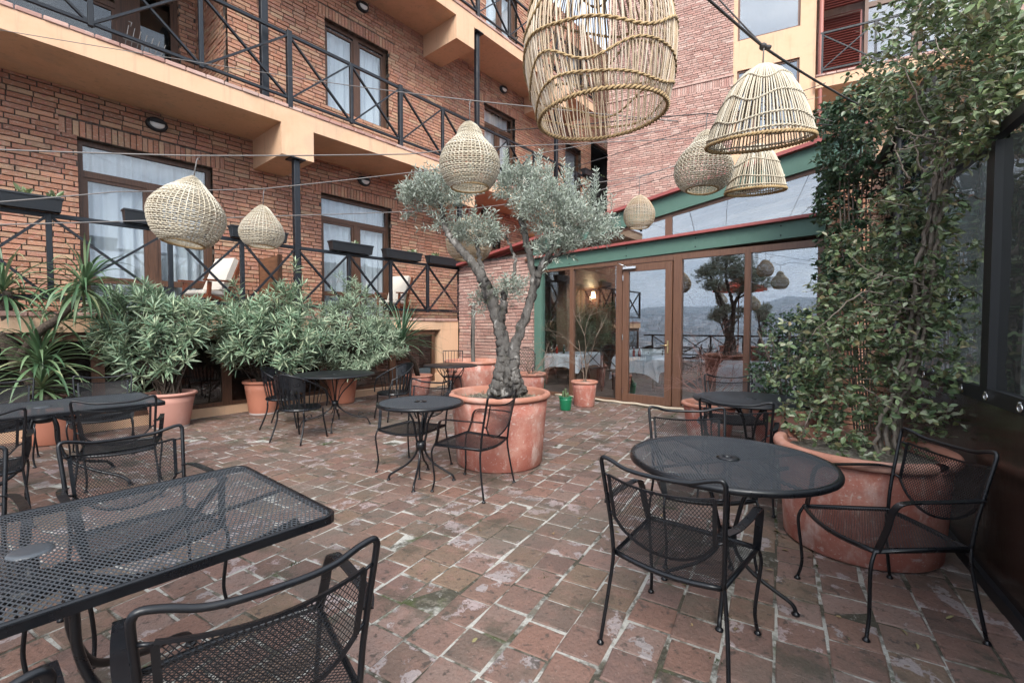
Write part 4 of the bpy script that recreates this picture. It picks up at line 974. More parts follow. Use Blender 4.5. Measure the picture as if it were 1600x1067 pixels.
def rect_table(label, cx, cy, hx, hy, h, rz=0):
    t = thing('rectangular_table', label, 'table', (cx,cy,0), rz, 'rectangular iron patio tables')
    rc = .05; out = []
    for qx,qy,a0 in ((1,1,0),(-1,1,90),(-1,-1,180),(1,-1,270)):
        for k in range(5):
            a = RAD(a0+22.5*k); out.append((qx*(hx-rc)+rc*math.cos(a), qy*(hy-rc)+rc*math.sin(a)))
    mb = MB(); inn = [(x*(1-.012/hx), y*(1-.012/hy)) for x,y in out]
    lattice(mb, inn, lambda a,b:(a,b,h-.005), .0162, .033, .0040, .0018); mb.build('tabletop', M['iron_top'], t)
    mb = MB(); P3 = [V((x*(1-.006/hx),y*(1-.006/hy),h-.008)) for x,y in out]; mb.tube(P3,.010,8,closed=True)
    P4 = [V((x,y,h-.018)) for x,y in out]; mb.strip(P4+[P4[0]], .030, .005, [V((0,0,1))]*(len(P4)+1)); mb.build('rim', M['iron'], t)
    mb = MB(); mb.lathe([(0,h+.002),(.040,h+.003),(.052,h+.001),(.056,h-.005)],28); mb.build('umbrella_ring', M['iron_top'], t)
    mb = MB(); mb.lathe([(.0,.60),(.05,.604),(.085,.625),(.09,.65),(.06,.665),(.02,.67),(.018,h-.012)],18); mb.build('collar', M['iron'], t)
    for sx in (-1,1):
        for sy in (-1,1):
            mb = MB(); mb.tube(curve([(sx*.06,sy*.05,.66),(sx*.085,sy*.07,.56),(sx*.095,sy*.075,.40),(sx*hx*.2,sy*hy*.24,.25),(sx*hx*.4,sy*hy*.48,.15),(sx*hx*.56,sy*hy*.68,.10),(sx*hx*.64,sy*hy*.8,.055),(sx*hx*.66,sy*hy*.82,.012)],5), .0145, 8)
            pad(mb, sx*hx*.66, sy*hy*.82, .024); mb.build('leg', M['iron'], t)
            mb = MB(); mb.strip(curve([(sx*.07,sy*.05,.655),(sx*hx*.3,sy*hy*.22,.60),(sx*hx*.6,sy*hy*.5,.63),(sx*hx*.86,sy*hy*.8,h-.022)],5), .03, .008, (0,0,1)); mb.build('brace', M['iron'], t)
    for sx in (-1,1):
        mb = MB(); mb.strip([(sx*.08,0,.66),(sx*(hx-.02),0,h-.02)], .022, .008, (0,1,0)); mb.build('crossbar', M['iron'], t)
    return t
rect_table('near rectangular black mesh table cut by the left edge of the photo', .10,2.05,.77,.465,.752)
rect_table('far rectangular black mesh table in front of the glazed basement wall', .38,5.72,.78,.49,.745)

# bar-backed and lattice-backed iron chairs at the back
def wrought_chair(label, bars):
    t = thing('wrought_iron_chair', label, 'chair', group='wrought iron chairs at the back'); I = M['iron']
    mb = MB(); n = 24; mb.lathe([(0,.45),(.19,.45),(.2,.44),(.19,.43)],n); mb.build('seat', M['iron_mesh'], t)
    for s in (-1,1):
        mb = MB(); mb.tube(curve([(s*.15,.13,.44),(s*.19,.18,.25),(s*.21,.22,0)],4),.009,6); mb.build('leg', I, t)
        mb = MB(); mb.tube(curve([(s*.15,-.14,.44),(s*.17,-.18,.25),(s*.19,-.22,0)],4),.009,6); mb.build('leg', I, t)
    mb = MB()
    if bars:
        mb.tube(curve([(-.17,-.15,.44),(-.19,-.2,.7),(-.2,-.24,.92),(-.19,-.245,.94),(0,-.26,.945),(.19,-.245,.94),(.2,-.24,.92),(.19,-.2,.7),(.17,-.15,.44)],4),.009,6)
        for i in range(6): x = -.14+.28*i/5; mb.tube([(x,-.17,.5),(x*1.1,-.25,.94)],.005,6)
        mb.tube([(-.18,-.17,.52),(.18,-.17,.52)],.006,6)
    else:
        mb.tube(curve([(-.17,-.15,.44),(-.2,-.2,.7),(-.19,-.24,.92),(-.1,-.26,1.0),(0,-.265,1.02),(.1,-.26,1.0),(.19,-.24,.92),(.2,-.2,.7),(.17,-.15,.44)],4),.010,6)
        lattice(mb, [(-.17,.52),(.17,.52),(.185,.7),(.17,.92),(.08,1.0),(-.08,1.0),(-.17,.92),(-.185,.7)], lambda a,b:(a,-.15-.2*(b-.44)-.01,b), .055,.07,.006,.004,2)
    mb.build('backrest', I, t)
    for s in (-1,1):
        mb = MB(); mb.tube(curve([(s*.19,-.2,.66),(s*.24,-.05,.68),(s*.24,.12,.66),(s*.23,.18,.62),(s*.235,.15,.59),(s*.2,.14,.5),(s*.17,.12,.44)],4),.008,6); mb.build('arm', I, t)
    return t
w1 = wrought_chair('iron chair with upright bars in its back behind the farthest round table', True); w1.location = (6.25,6.85,0); w1.rotation_euler = (0,0,RAD(225-90))
w2 = wrought_chair('iron chair with lattice back half hidden by the olive trunk', False); w2.location = (6.9,5.55,0); w2.rotation_euler = (0,0,RAD(205-90))

# terrace armchairs
def armchair(label, x, y, rz):
    t = thing('wooden_armchair', label, 'chair', (x,y,1.60), rz, 'wooden armchairs on the low terrace'); W = M['teak']
    for s in (-1,1):
        mb = MB(); mb.bar((s*.28,.26,.0),(s*.28,.2,.60),.035,.06,(0,1,0)); mb.build('leg', W, t)
        mb = MB(); mb.bar((s*.28,-.42,.0),(s*.28,-.1,.48),.035,.06,(0,1,0)); mb.build('leg', W, t)
        mb = MB(); mb.bar((s*.285,-.40,.64),(s*.285,.30,.62),.07,.03); mb.build('arm', W, t)
        mb = MB(); mb.bar((s*.24,-.12,.30),(s*.24,-.45,1.04),.03,.06,(0,1,0)); mb.build('back_post', W, t)
    mb = MB(); mb.bar((-.27,.24,.36),(.27,.24,.36),.03,.06); mb.bar((-.27,-.12,.3),(.27,-.12,.3),.03,.06); mb.bar((-.25,.24,.38),(-.25,-.14,.30),.03,.05); mb.bar((.25,.24,.38),(.25,-.14,.30),.03,.05); mb.build('seat_frame', W, t)
    mb = MB(); mb.bar((-.24,-.44,1.02),(.24,-.44,1.02),.03,.06); mb.bar((-.24,-.3,.7),(.24,-.3,.7),.02,.06); mb.build('back_rail', W, t)
    mb = MB(); mb.bbox(-.235,.235,-.14,.29,.37,.46,.03); mb.build('seat_cushion', M['cushion'], t)
    mb = MB(); mb.obox((0,-.235,.76),(.225,0,0),(0,-.13,.29),(0,.045,.02)); mb.build('back_cushion', M['cushion'], t)
armchair('wooden armchair with cream cushions on the terrace behind the left pear lamps', 2.66,9.12,RAD(112))
armchair('wooden armchair with white cushion on the terrace left of the olive tree', 6.45,9.1,RAD(112))
t = thing('wooden_screen','brown boarded screen standing on the terrace beside the steel column','screen',(3.75,9.3,1.6))
mb = MB(); mb.box(-.025,.025,-.42,.42,.05,1.18); mb.build('board', M['board'], t)
mb = MB(); mb.box(-.035,.035,-.46,-.42,0,1.2); mb.build('post', M['wood'], t); mb = MB(); mb.box(-.035,.035,.42,.46,0,1.2); mb.build('post', M['wood'], t)
a2 = thing('balcony_chair','white and brown chair half hidden on the upper balcony behind the olive crown','chair',(11.6,9.2,5.45),RAD(120))
for s in (-1,1):
    for yy in (-.2,.2): mb = MB(); mb.box(s*.22-.02,s*.22+.02,yy-.02,yy+.02,0,.45); mb.build('leg',M['teak'],a2)
mb = MB(); mb.bbox(-.25,.25,-.24,.24,.45,.53,.02); mb.build('seat',M['cushion'],a2); mb = MB(); mb.obox((0,-.25,.8),(.25,0,0),(0,-.05,.28),(0,.03,.006)); mb.build('backrest',M['cushion'],a2)

# planter boxes on the railing
def planter(px0, px1, py, lab, plants, seed, z=2.93, y=FY-.05, ztop=None):
    x0, x1 = on(px0,py,1,y).x, on(px1,py,1,y).x
    t = thing('planter_box', lab, 'planter', ((x0+x1)/2, y, z+.002), 0, 'black planter boxes hung on the railings'); L = (x1-x0)/2
    mb = MB(); h = .17
    b = [(-L*.95,-.07),(L*.95,-.07),(L*.95,.07),(-L*.95,.07)]; tp_ = [(-L,-.095),(L,-.095),(L,.095),(-L,.095)]
    vs = [(x,yy,0) for x,yy in b]+[(x,yy,h) for x,yy in tp_]
    mb.add(vs,[(3,2,1,0)]+[(k,(k+1)%4,4+(k+1)%4,4+k) for k in range(4)])
    for (xa,ya),(xb,yb) in zip(tp_, tp_[1:]+tp_[:1]): mb.bar((xa,ya,h),(xb,yb,h),.022,.022)
    mb.build('box', M['black_plastic'], t); s = MB(); s.box(-L+.02,L-.02,-.085,.085,h-.05,h-.02); s.build('soil', M['soil'], t)
    if plants:
        r = random.Random(seed)
        for x in plants:
            f = MB()
            for _ in range(16):
                f.leaf((x*L+r.uniform(-.04,.04),r.uniform(-.04,.04),h-.02+r.uniform(0,.05)),(r.gauss(0,.6),r.gauss(0,.6),.9),(r.gauss(0,1),r.gauss(0,1),.6),r.uniform(.06,.13),r.uniform(.03,.055))
            f.build('seedling', M['vine'], t)
planter(-40,98,338,'black planter box with small leaves on the rail at the far left',(.1,.75),1)
planter(193,247,358,'short black planter box on the rail in front of the tall left window',(),2)
planter(360,447,385,'black planter box on the rail behind the two left pear lamps',(),3)
planter(516,580,397,'black planter box with a leafy seedling before the second ground floor window',(.25,),4)
planter(600,656,408,'black planter box with one tiny sprout left of the olive tree',(.6,),5)
planter(668,722,413,'black planter box at the end of the low railing beside the steel column',(-.5,),6)
planter(911,945,275,'black planter box with a plant at the end of the upper balcony rail',(.6,.8),7,6.74)

wr = thing('wire_rack','thin bent wire rack standing on the first upper balcony floor at far left','rack',on(225,80,1,9.0))
mb = MB()
for i in range(7):
    u = i/6; a = on(195+55*u,74+18*u,1,9.0); b = on(201+58*u,40+31*u,1,9.0); mb.tube([a,a.lerp(b,.5)+V((0,.01,0)),b],.006,5)
mb.tube([on(192,60,1,9.0),on(258,84,1,9.0)],.006,5); mb.tube([on(201,34,1,9.0),on(206,36,1,8.97),on(204,42,1,8.95)],.006,5)
local(mb.build('wires',M['wire'],wr),wr)
# ---------------------------------------------------------------- pots and plants
def pot(name, label, x, y, rb, rt, h, m, rim=.05, rimout=.03, base=None, soilz=None, group=None, wob=0, cat='pot', broken=False):
    t = thing(name, label, cat, (x,y,.004), 0, group)
    r = random.Random(int(x*100)); ph = r.uniform(0,6)
    wb = (lambda a,z: wob*math.sin(2*a+ph)+wob*.5*math.sin(3*a+z*4)) if wob else None
    mb = MB(); mb.lathe([(0,0),(rb*.97,0),(rb,.012),(rb+(rt-rb)*.35,h*.35),(rb+(rt-rb)*.7,h*.7),(rt-.002,h-rim)]+[(rt-.04,h-rim-.01),(rt-.05,h*.75),(rt-.05,h*.72)], 64, wob=wb); body = mb.build('body', M[m], t)
    mb = MB(); R = rt+rimout
    pr = [(rt-.004,h-rim-.004),(R-.012,h-rim+.002),(R-.002,h-rim*.75),(R,h-rim*.45),(R-.006,h-rim*.12),(R-.022,h),(rt-.02,h-.002),(rt-.035,h-.015),(rt-.045,h-rim-.05)]
    if not broken: mb.lathe(pr, 64, wob=wb)
    else:
        n = 96; vs = []; keep = [k for k in range(n) if not (16 < k < 22 or 60 < k < 63)]
        for q,z in pr:
            for k in range(n):
                a = 2*PI*k/n; vs.append((q*math.cos(a),q*math.sin(a),z))
        fs = [(i*n+k,i*n+(k+1)%n,(i+1)*n+(k+1)%n,(i+1)*n+k) for i in range(len(pr)-1) for k in keep]; mb.add(vs, fs, True)
    mb.build('rim', M['terra_rim' if m == 'terra' else m], t)
    if base: s = MB(); s.lathe([(rb*1.004,.0),(rb*1.012,.05),(rb*1.02,.075)],48); s.build('base_band', M[base], t)
    mb = MB(); sz = soilz or h-.07; n = 40; rr = random.Random(4); vs = [(0,0,sz+.03)]
    for q in range(1,6):
        for k in range(n): a = 2*PI*k/n; vs.append(((rt-.045)*q/5*math.cos(a),(rt-.045)*q/5*math.sin(a),sz+.03*(1-q/5)+rr.uniform(-.008,.008)))
    fs = [(0,1+k,1+(k+1)%n) for k in range(n)]+[(1+(q-1)*n+k,1+q*n+k,1+q*n+(k+1)%n,1+(q-1)*n+(k+1)%n) for q in range(1,5) for k in range(n)]
    mb.add(vs, fs, True); mb.build('soil', M['soil'], t); return t
OP = (3.64,3.245)
pot('terracotta_pot','huge weathered terracotta pot holding the olive tree',*OP,.455,.515,.75,'terra',.055,.03,soilz=.66,wob=.006)
VP = (3.83,.17)
pot('terracotta_pot','huge weathered pot with broken rim holding the climbing vine',*VP,.43,.47,.66,'terra',.06,.035,soilz=.58,wob=.006,broken=True)
pot('terracotta_pot','large terracotta pot with the thin trunked shrub behind the farthest table',7.0,7.0,.52,.60,.72,'terra',.06,.03,soilz=.63)
pot('terracotta_pot','terracotta pot of dry twigs half hidden behind the olive tree',6.75,5.25,.24,.28,.58,'terra',.05,.03)
pot('plant_pot','smooth pinkish pot of the left oleander',1.83,8.02,.22,.30,.50,'pot_pink',.045,.028,base='pot_base')
pot('plant_pot','smooth orange pot of the middle oleander with pale base band',3.12,8.08,.215,.285,.55,'pot_plastic',.05,.028,base='pot_base')
pot('plant_pot','smooth orange pot behind the scrolled leg table',4.52,8.05,.22,.285,.55,'pot_plastic',.05,.028)
pot('plant_pot','orange pot of the strappy leaved plant at far left',.62,8.03,.22,.28,.46,'pot_plastic',.05,.025)
pot('plant_pot','terracotta pot of the spiky leaved plant beyond the oleanders',6.1,7.75,.22,.28,.42,'terra',.04,.02)
pot('terracotta_pot','terracotta pot with a bare shrub beside the glass door',7.17,4.32,.18,.225,.46,'terra',.05,.02,soilz=.42)
pot('green_pot','small glazed green pot with a little cactus',6.60,4.35,.09,.115,.235,'pot_green',.02,.008,soilz=.215)
pot('terracotta_pot','terracotta pot of the dry twigs right of the glass door',6.2,1.85,.26,.32,.46,'terra',.05,.025)
pot('terracotta_pot','terracotta pot of the dark leafy bush beside the vine',5.9,.95,.26,.32,.55,'terra',.05,.025)

# olive tree
ot = thing('olive_tree','old olive tree with forked grey trunk and rounded silvery crowns','tree',(OP[0],OP[1],.66))
def op(mb, n, m): return local(mb.build(n, m, ot), ot)
T3 = lambda px,py,d=4.87: at(px,py,d)
mb = MB()
def limb(pts, rad, k=10, n=10, jit=.012, seed=1):
    r = random.Random(seed); c = curve(pts, k); rr = lerps(rad, k)
    c = [p+V((r.uniform(-jit,jit),r.uniform(-jit,jit),0)) if 0 < i < len(c)-1 else p for i,p in enumerate(c)]
    v0 = len(mb.v); k2 = max(n, 16)
    mb.tube(c, [q*(1+r.uniform(-.05,.07)) for q in rr], k2)
    for i in range((len(mb.v)-v0)//k2):
        q = c[i]; ra = rr[i]
        for j in range(k2):
            p = V(mb.v[v0+i*k2+j]); d = (p-q).normalized(); a = 2*PI*j/k2
            dsp = noise.fractal(V((p.x*14,p.y*14,p.z*3.)),1.,2.,4)*.13+noise.noise(V((p.x*34,p.y*34,p.z*8)))*.08+.09*math.sin(5*a+p.z*5)*(1 if ra > .05 else 0)
            mb.v[v0+i*k2+j] = tuple(p+d*(ra*dsp))
limb([T3(792,614),T3(793,596),T3(793,576),T3(795,560),T3(796,548)],[0.1386,0.1092,0.1008,0.0966,0.0756],seed=1,n=18)
limb([T3(776,614,4.80),T3(779,590,4.79),T3(783,566,4.80),T3(788,548,4.83)],[0.0714,0.0571,0.0521,0.0462],seed=2)
limb([T3(806,614,4.82),T3(805,590,4.79),T3(803,566,4.79),T3(804,548,4.83)],[0.0672,0.0504,0.0521,0.0462],seed=3)
limb([T3(766,614,4.9),T3(772,600,4.88),T3(777,580,4.86)],[0.0420,0.0378,0.0168],seed=4)
limb([T3(820,614,4.9),T3(814,600,4.88),T3(810,580,4.86)],[0.0420,0.0336,0.0168],seed=5)
limb([T3(791,562),T3(785,530),T3(774,488),T3(761,452,4.84),T3(748,425,4.82),T3(722,392,4.82),T3(703,370,4.84),T3(694,345,4.86),T3(690,318,4.88)],[0.0798,0.0689,0.0655,0.0588,0.0504,0.0420,0.0353,0.0286,0.0168],seed=6,n=14)
limb([T3(799,562),T3(809,528,4.88),T3(824,485,4.9),T3(836,447,4.95),T3(846,418,4.92),T3(862,392,4.88),T3(872,360,4.85)],[0.0714,0.0554,0.0487,0.0437,0.0395,0.0302,0.0185],seed=7,n=14)
limb([T3(836,447,4.95),T3(828,400,5.0),T3(819,362,5.03),T3(815,325,5.05),T3(826,290,5.05)],[0.0420,0.0378,0.0336,0.0286,0.0151],seed=8)
limb([T3(766,466,4.86),T3(757,432,4.95),T3(748,400,5.0),T3(744,372,5.0)],[0.0386,0.0294,0.0235,0.0151],seed=9)
limb([T3(781,512),T3(787,475,4.75),T3(785,455,4.7)],[0.0420,0.0378,0.0168],seed=10)
limb([T3(800,438,5.1),T3(806,412,5.15),T3(795,380,5.15),T3(786,362,5.1)],[0.0202,0.0185,0.0151,0.0084],seed=12)
limb([T3(846,418,4.92),T3(880,392,4.8),T3(905,368,4.75)],[0.0252,0.0185,0.0118],seed=11)
op(mb,'trunk',M['bark'])
lf = MB(); tw = MB()
def olive_crown(c, rx, rz, ry, n, seed):
    r = random.Random(seed); c = V(c)
    for _ in range(n):
        while True:
            q = V((r.uniform(-1,1),r.uniform(-1,1),r.uniform(-1,1)))
            if .15 < q.length < 1: break
        q = q*(.55+.45*r.random())/max(.45,q.length**.4)*1.0
        if q.length > 1.0: q = q*(1/q.length)
        lump = 1+.13*math.sin(5*q.x+seed)+.12*math.sin(6*q.y+2*seed)+.1*math.sin(5*q.z+seed)
        p = c+RT*(q.x*rx*lump)+V((FW.x,FW.y,0))*(q.y*ry)+V((0,0,q.z*rz*lump))
        d = (RT*q.x+V((FW.x,FW.y,0))*q.y+V((0,0,q.z*.7+.55))+V((r.gauss(0,.35),r.gauss(0,.35),r.gauss(0,.3)))).normalized()
        L = r.uniform(.09,.19); tw.tube([p,p+d*L], .0016, 3, caps=False); sd = d.orthogonal().normalized(); m = 7
        for i in range(m):
            for s in (-1,1):
                ang = i*1.9+r.uniform(-.4,.4); a = (Matrix.Rotation(ang,3,d) @ sd)*s
                u = (d*r.uniform(.5,.95)+a*r.uniform(.6,1.0)).normalized()
                lf.leaf(p+d*(L*(i+.6)/m), u, a.cross(d)+V((r.gauss(0,.5),r.gauss(0,.5),r.gauss(0,.5)+.3)), r.uniform(.036,.062), r.uniform(.0085,.013), .15)
for c,rx,rz,ry,n,sd_ in ((T3(690,302,4.87),.37,.165,.34,240,1),(T3(747,366,5.0),.32,.135,.32,170,2),(T3(815,292,5.05),.30,.19,.32,210,3),(T3(862,330,4.85),.40,.27,.40,340,4),(T3(908,358,4.75),.33,.22,.35,240,5),(T3(795,458,4.95),.17,.12,.2,60,6),(T3(762,472,5.0),.16,.10,.2,44,7),(T3(865,388,4.8),.22,.12,.25,90,8),(T3(655,318,4.9),.18,.12,.25,70,10),(T3(692,352,4.85),.09,.14,.12,26,12)):
    olive_crown(c,rx,rz,ry,n,sd_)
r = random.Random(77)
for px,py in ((735,265),(790,252),(838,245),(762,262),(880,265),(922,300),(930,285),(855,262),(945,345),(640,300)):
    p = T3(px,py+22,4.95+r.uniform(-.1,.1))
    for q in range(3):
        c = p+V((r.gauss(0,.03),r.gauss(0,.03),0)); d = V((r.gauss(0,.15),r.gauss(0,.15),1)).normalized(); L = r.uniform(.16,.3)
        tw.tube([c,c+d*L],.002,3,caps=False); sd0 = d.orthogonal().normalized()
        for i in range(12):
            for s in (-1,1):
                a = (Matrix.Rotation(i*1.7,3,d) @ sd0)*s; lf.leaf(c+d*(L*(i+.5)/12),(d*.9+a*.8).normalized(),a.cross(d),.05,.011,.15)
tr_leaf = op(lf,'foliage',M['olive_leaf']); op(tw,'twigs',M['bark'])
ds = MB(); r = random.Random(6)
for _ in range(420):
    a = r.uniform(0,2*PI); q = .43*math.sqrt(r.random()); ds.leaf((OP[0]+q*math.cos(a),OP[1]+q*math.sin(a),.672+r.uniform(0,.02)),(r.gauss(0,1),r.gauss(0,1),r.gauss(0,.35)+.2),(r.gauss(0,1),r.gauss(0,1),1),r.uniform(.03,.06),r.uniform(.006,.011))
for _ in range(240):
    a = r.uniform(0,2*PI); q = .43*math.sqrt(r.random()); ds.leaf((OP[0]+q*math.cos(a),OP[1]+q*math.sin(a),.66),(r.gauss(0,.5),r.gauss(0,.5),1),(r.gauss(0,1),r.gauss(0,1),.2),r.uniform(.03,.08),r.uniform(.002,.004))
tag(ds.build('dry_litter', mat('dry_fallen_leaves',None,.8,ramp=[(.3,.27,.2),(.22,.2,.13),(.38,.35,.28),(.14,.14,.08)],island=.2)),'dry fallen leaves and grass on the soil of the olive pot','leaf litter',kind='stuff')

# oleanders
def oleander(label, base, stems_n, cent, rad, n, leafL, m, seed):
    t = thing('oleander', label, 'shrub', base); r = random.Random(seed); st = MB(); lf = MB(); b = V(base); c0 = V(cent)
    f = V((FW.x,FW.y,0))
    tips = []
    for _ in range(n):
        while True:
            q = V((r.uniform(-1,1),r.uniform(-1,1),r.uniform(-1,1)))
            if q.length < 1: break
        q *= (.62+.38*r.random())/max(.5,q.length**.55)
        if q.length > 1.02: q *= 1/q.length
        lump = 1+.2*math.sin(4.3*q.x+seed)+.16*math.sin(5.1*q.z+seed*2)+.12*math.sin(9*q.x+3*q.y+seed)+(r.uniform(.08,.3) if q.z > .2 and r.random() < .12 else 0)
        p = c0+RT*(q.x*rad[0]*lump)+f*(q.y*rad[1])+V((0,0,q.z*rad[2]*lump)); tips.append((p,q))
    for p, q in tips:
        d = (RT*q.x*.9+f*q.y*.9+V((0,0,q.z*.5+.75))+V((r.gauss(0,.25),r.gauss(0,.25),r.gauss(0,.15)))).normalized()
        L = r.uniform(.12,.2); m_ = r.randint(14,20); sd = d.orthogonal().normalized()
        if r.random() < .35: st.tube(curve([b+V((r.gauss(0,.05),r.gauss(0,.05),0)),b.lerp(p,.5)+V((r.gauss(0,.04),r.gauss(0,.04),.08)),p-d*.05,p+d*L*.9],3),[.009]*4+[.006]*3+[.003]*3,4,caps=False)
        else: st.tube([p-d*.14,p+d*L*.9],.003,3,caps=False)
        for i in range(m_):
            a = Matrix.Rotation(i*2.399+r.uniform(-.3,.3),3,d) @ sd; h = i/m_
            el = .15+1.0*h+r.uniform(-.2,.2)
            u = (a*math.cos(el)+d*math.sin(el)).normalized()
            ln = leafL*r.uniform(.7,1.15)*(1-.25*h)
            lf.leaf(p+d*(L*h), u, (d-u*d.dot(u))+V((r.gauss(0,.2),r.gauss(0,.2),r.gauss(0,.2))), ln, ln*r.uniform(.12,.165), .12, r.uniform(.02,.22))
    local(st.build('stems', M['bark_brown'], t), t); local(lf.build('foliage', M[m], t), t); return t
oleander('left oleander bush rising from the pinkish pot', (1.83,8.02,.45), 8, at(243,526,6.5), (.80,.46,.66), 270, .20, 'oleander', 3)
oleander('middle oleander bush rising from the banded orange pot', (3.12,8.08,.5), 8, at(414,522,7.2), (.86,.48,.68), 310, .185, 'oleander', 5)
oleander('right oleander bush with finer grey green leaves behind the scrolled table', (4.52,8.05,.5), 8, at(552,530,8.1), (1.05,.55,.72), 520, .14, 'oleander_fine', 8)

# strappy plants
def rosette(mb, c, n, L, W, seed, up=.3, axis=(0,0,1), droop=1.):
    r = random.Random(seed); c = V(c); ax = V(axis).normalized(); o = ax.orthogonal().normalized()
    for i in range(n):
        a = i*2.399+r.uniform(-.2,.2); el = up+(1.35-up)*(i/n)**1.2+r.uniform(-.12,.12)
        h = Matrix.Rotation(a,3,ax) @ o; d = (h*math.cos(el)+ax*math.sin(el)).normalized(); ln = L*r.uniform(.75,1.1); w = W*r.uniform(.8,1.15)
        pts = [];  p = c+ax*(.12*i/n); k = 9; v = d.copy(); dr = droop*r.uniform(.5,1.3)
        for q in range(k+1):
            pts.append(p.copy()); p = p+v*(ln/k); v = (v+V((0,0,-1))*(.045*dr*(1+q*.45))).normalized()
        vs = []; 
        for q,pp in enumerate(pts):
            t = (pts[min(q+1,k)]-pts[max(q-1,0)]).normalized(); sdv = t.cross(ax if abs(t.dot(ax)) < .97 else o).normalized(); nv = sdv.cross(t)
            u = q/k; ww = w*(.55+.6*u if u < .4 else .79*(1-((u-.4)/.6)**1.7)+.01)/2
            vs += [pp+sdv*ww+nv*(ww*.35), pp-nv*(ww*.15), pp-sdv*ww+nv*(ww*.35)]
        mb.add(vs,[(3*q+e,3*q+3+e,3*q+4+e,3*q+1+e) for q in range(k) for e in (0,1)], True)
yc = thing('dracaena','strappy leaved plant with a bare branching trunk at the left edge','plant',(.62,8.03,.40))
mb = MB(); bs_ = V((.62,8.03,.38))
def trk(pts, rad, seed):
    r = random.Random(seed); c = curve(pts,6); mb.tube(c,[q*(1+r.uniform(-.1,.12)) for q in lerps(rad,6)],9)
trk([bs_,at(45,585,5.9),at(18,545,5.75),at(4,520,5.7),at(8,480,5.7),at(14,455,5.7)],[.08,.08,.09,.085,.075,.05],1)
trk([at(22,572,5.8),at(42,545,5.75),at(62,518,5.7),at(88,500,5.7),at(104,485,5.7),at(122,470,5.72)],[.06,.06,.052,.046,.042,.035],2)
local(mb.build('trunk',M['bark_brown'],yc),yc)
mb = MB(); rosette(mb,at(128,456,5.72),78,.66,.045,3,-.5,(.25,-.1,1),2.2); rosette(mb,at(8,465,5.7),64,.74,.046,4,-.4,(-.1,-.1,1),2.1); rosette(mb,at(62,572,5.75),60,.74,.050,5,.0,(0,-.1,1),1.7); rosette(mb,at(66,612,5.7),40,.62,.048,15,-.3,(0,-.1,1),1.6); rosette(mb,at(92,505,5.8),14,.6,.05,9,-.2,(.6,-.3,.5),1.8)
local(mb.build('foliage',M['yucca'],yc),yc)
sp = thing('spiky_plant','spiky blue green plant with drooping blades right of the oleanders','plant',(6.1,7.75,.36))
mb = MB(); rosette(mb,at(628,540,9.0),85,.95,.034,6,.05,(0,0,1),.9); rosette(mb,at(612,545,8.9),40,.8,.034,16,.05,(0,0,1),1.1); local(mb.build('foliage',M['spiky'],sp),sp)
mb = MB(); mb.tube([(6.1,7.75,.36),(5.95,7.7,.7),at(628,540,9.0)],[.05,.05,.04],8); local(mb.build('trunk',M['bark_brown'],sp),sp)

# bare and twiggy shrubs
def twiggy(name, label, base, H_, spread, n, depth, m, seed, thick=.012, bend=.35, lean=(0,0)):
    t = thing(name, label, 'shrub', base); r = random.Random(seed); mb = MB()
    def grow(p, d, L, rad, lv):
        k = 4; pts = [p]; v = d.copy()
        for _ in range(k): v = (v+V((r.gauss(0,bend),r.gauss(0,bend),r.gauss(0,bend*.7)))*.35).normalized(); pts.append(pts[-1]+v*(L/k))
        mb.tube(pts,[rad*(1-.6*i/k) for i in range(k+1)],4 if lv < depth else 5,caps=False)
        if lv <= 0: return
        for _ in range(r.randint(2,3)):
            q = pts[r.randint(1,k)]; nd_ = (v+V((r.gauss(0,.7),r.gauss(0,.7),r.gauss(.1,.5)))).normalized(); grow(q, nd_, L*r.uniform(.5,.75), rad*.55, lv-1)
    for _ in range(n):
        a = r.uniform(0,2*PI); d = V((math.cos(a)*spread+lean[0],math.sin(a)*spread+lean[1],1)).normalized(); grow(V(base)+V((r.gauss(0,.02),r.gauss(0,.02),0)), d, H_*r.uniform(.5,.75), thick, depth)
    local(mb.build('branches',M[m],t),t); return t
twiggy('bare_shrub','bare leafless shrub in the pot beside the glass door',(7.17,4.32,.40),1.5,.13,3,4,'twig',4,.010,.28)
twiggy('dry_twigs','tangle of dry twigs beside the olive pot against the glass',(6.75,5.25,.5),1.0,1.0,14,3,'twig',9,.006,.6,(-.1,-.8))
twiggy('dry_twigs','tangle of reddish dry twigs behind the round table under the vine',(6.2,1.85,.42),.95,.8,14,3,'twig_pink',12,.006,.6)
ts = thing('thin_shrub','thin trunked shrub with pinkish bare twigs against the brick wall','shrub',(7.0,7.0,.62))
mb = MB(); tp0 = on(736,455,1,7.0); mb.tube(curve([(7.0,7.0,.6),(7.0,7.02,1.1),(6.98,6.98,1.6),(7.0,7.0,1.95)],4),.045,8); local(mb.build('trunk',M['bark'],ts),ts)
mb = MB(); r = random.Random(31)
for _ in range(240):
    q = V((r.gauss(0,.4),r.gauss(0,.36),r.gauss(0,.2))); p = V((6.95,7.08,2.02))+q; d = V((r.gauss(0,1),r.gauss(0,1),r.gauss(.2,.6))).normalized()
    mb.tube([p,p+d*.1+V((0,0,.02)),p+d*.22],.0022,3,caps=False)
for _ in range(14):
    p = V((6.95,7.08,2.02))+V((r.gauss(0,.3),r.gauss(0,.3),r.gauss(0,.15))); mb.tube(curve([(7.0,7.0,1.7),V((7.0,7.0,1.75)).lerp(p,.5)+V((0,0,.1)),p],3),.006,4,caps=False)
local(mb.build('twigs',M['twig_pink'],ts),ts)
cc = thing('cactus','little green cactus growing in the glazed green pot','plant',(6.60,4.35,.2)); mb = MB()
r = random.Random(2)
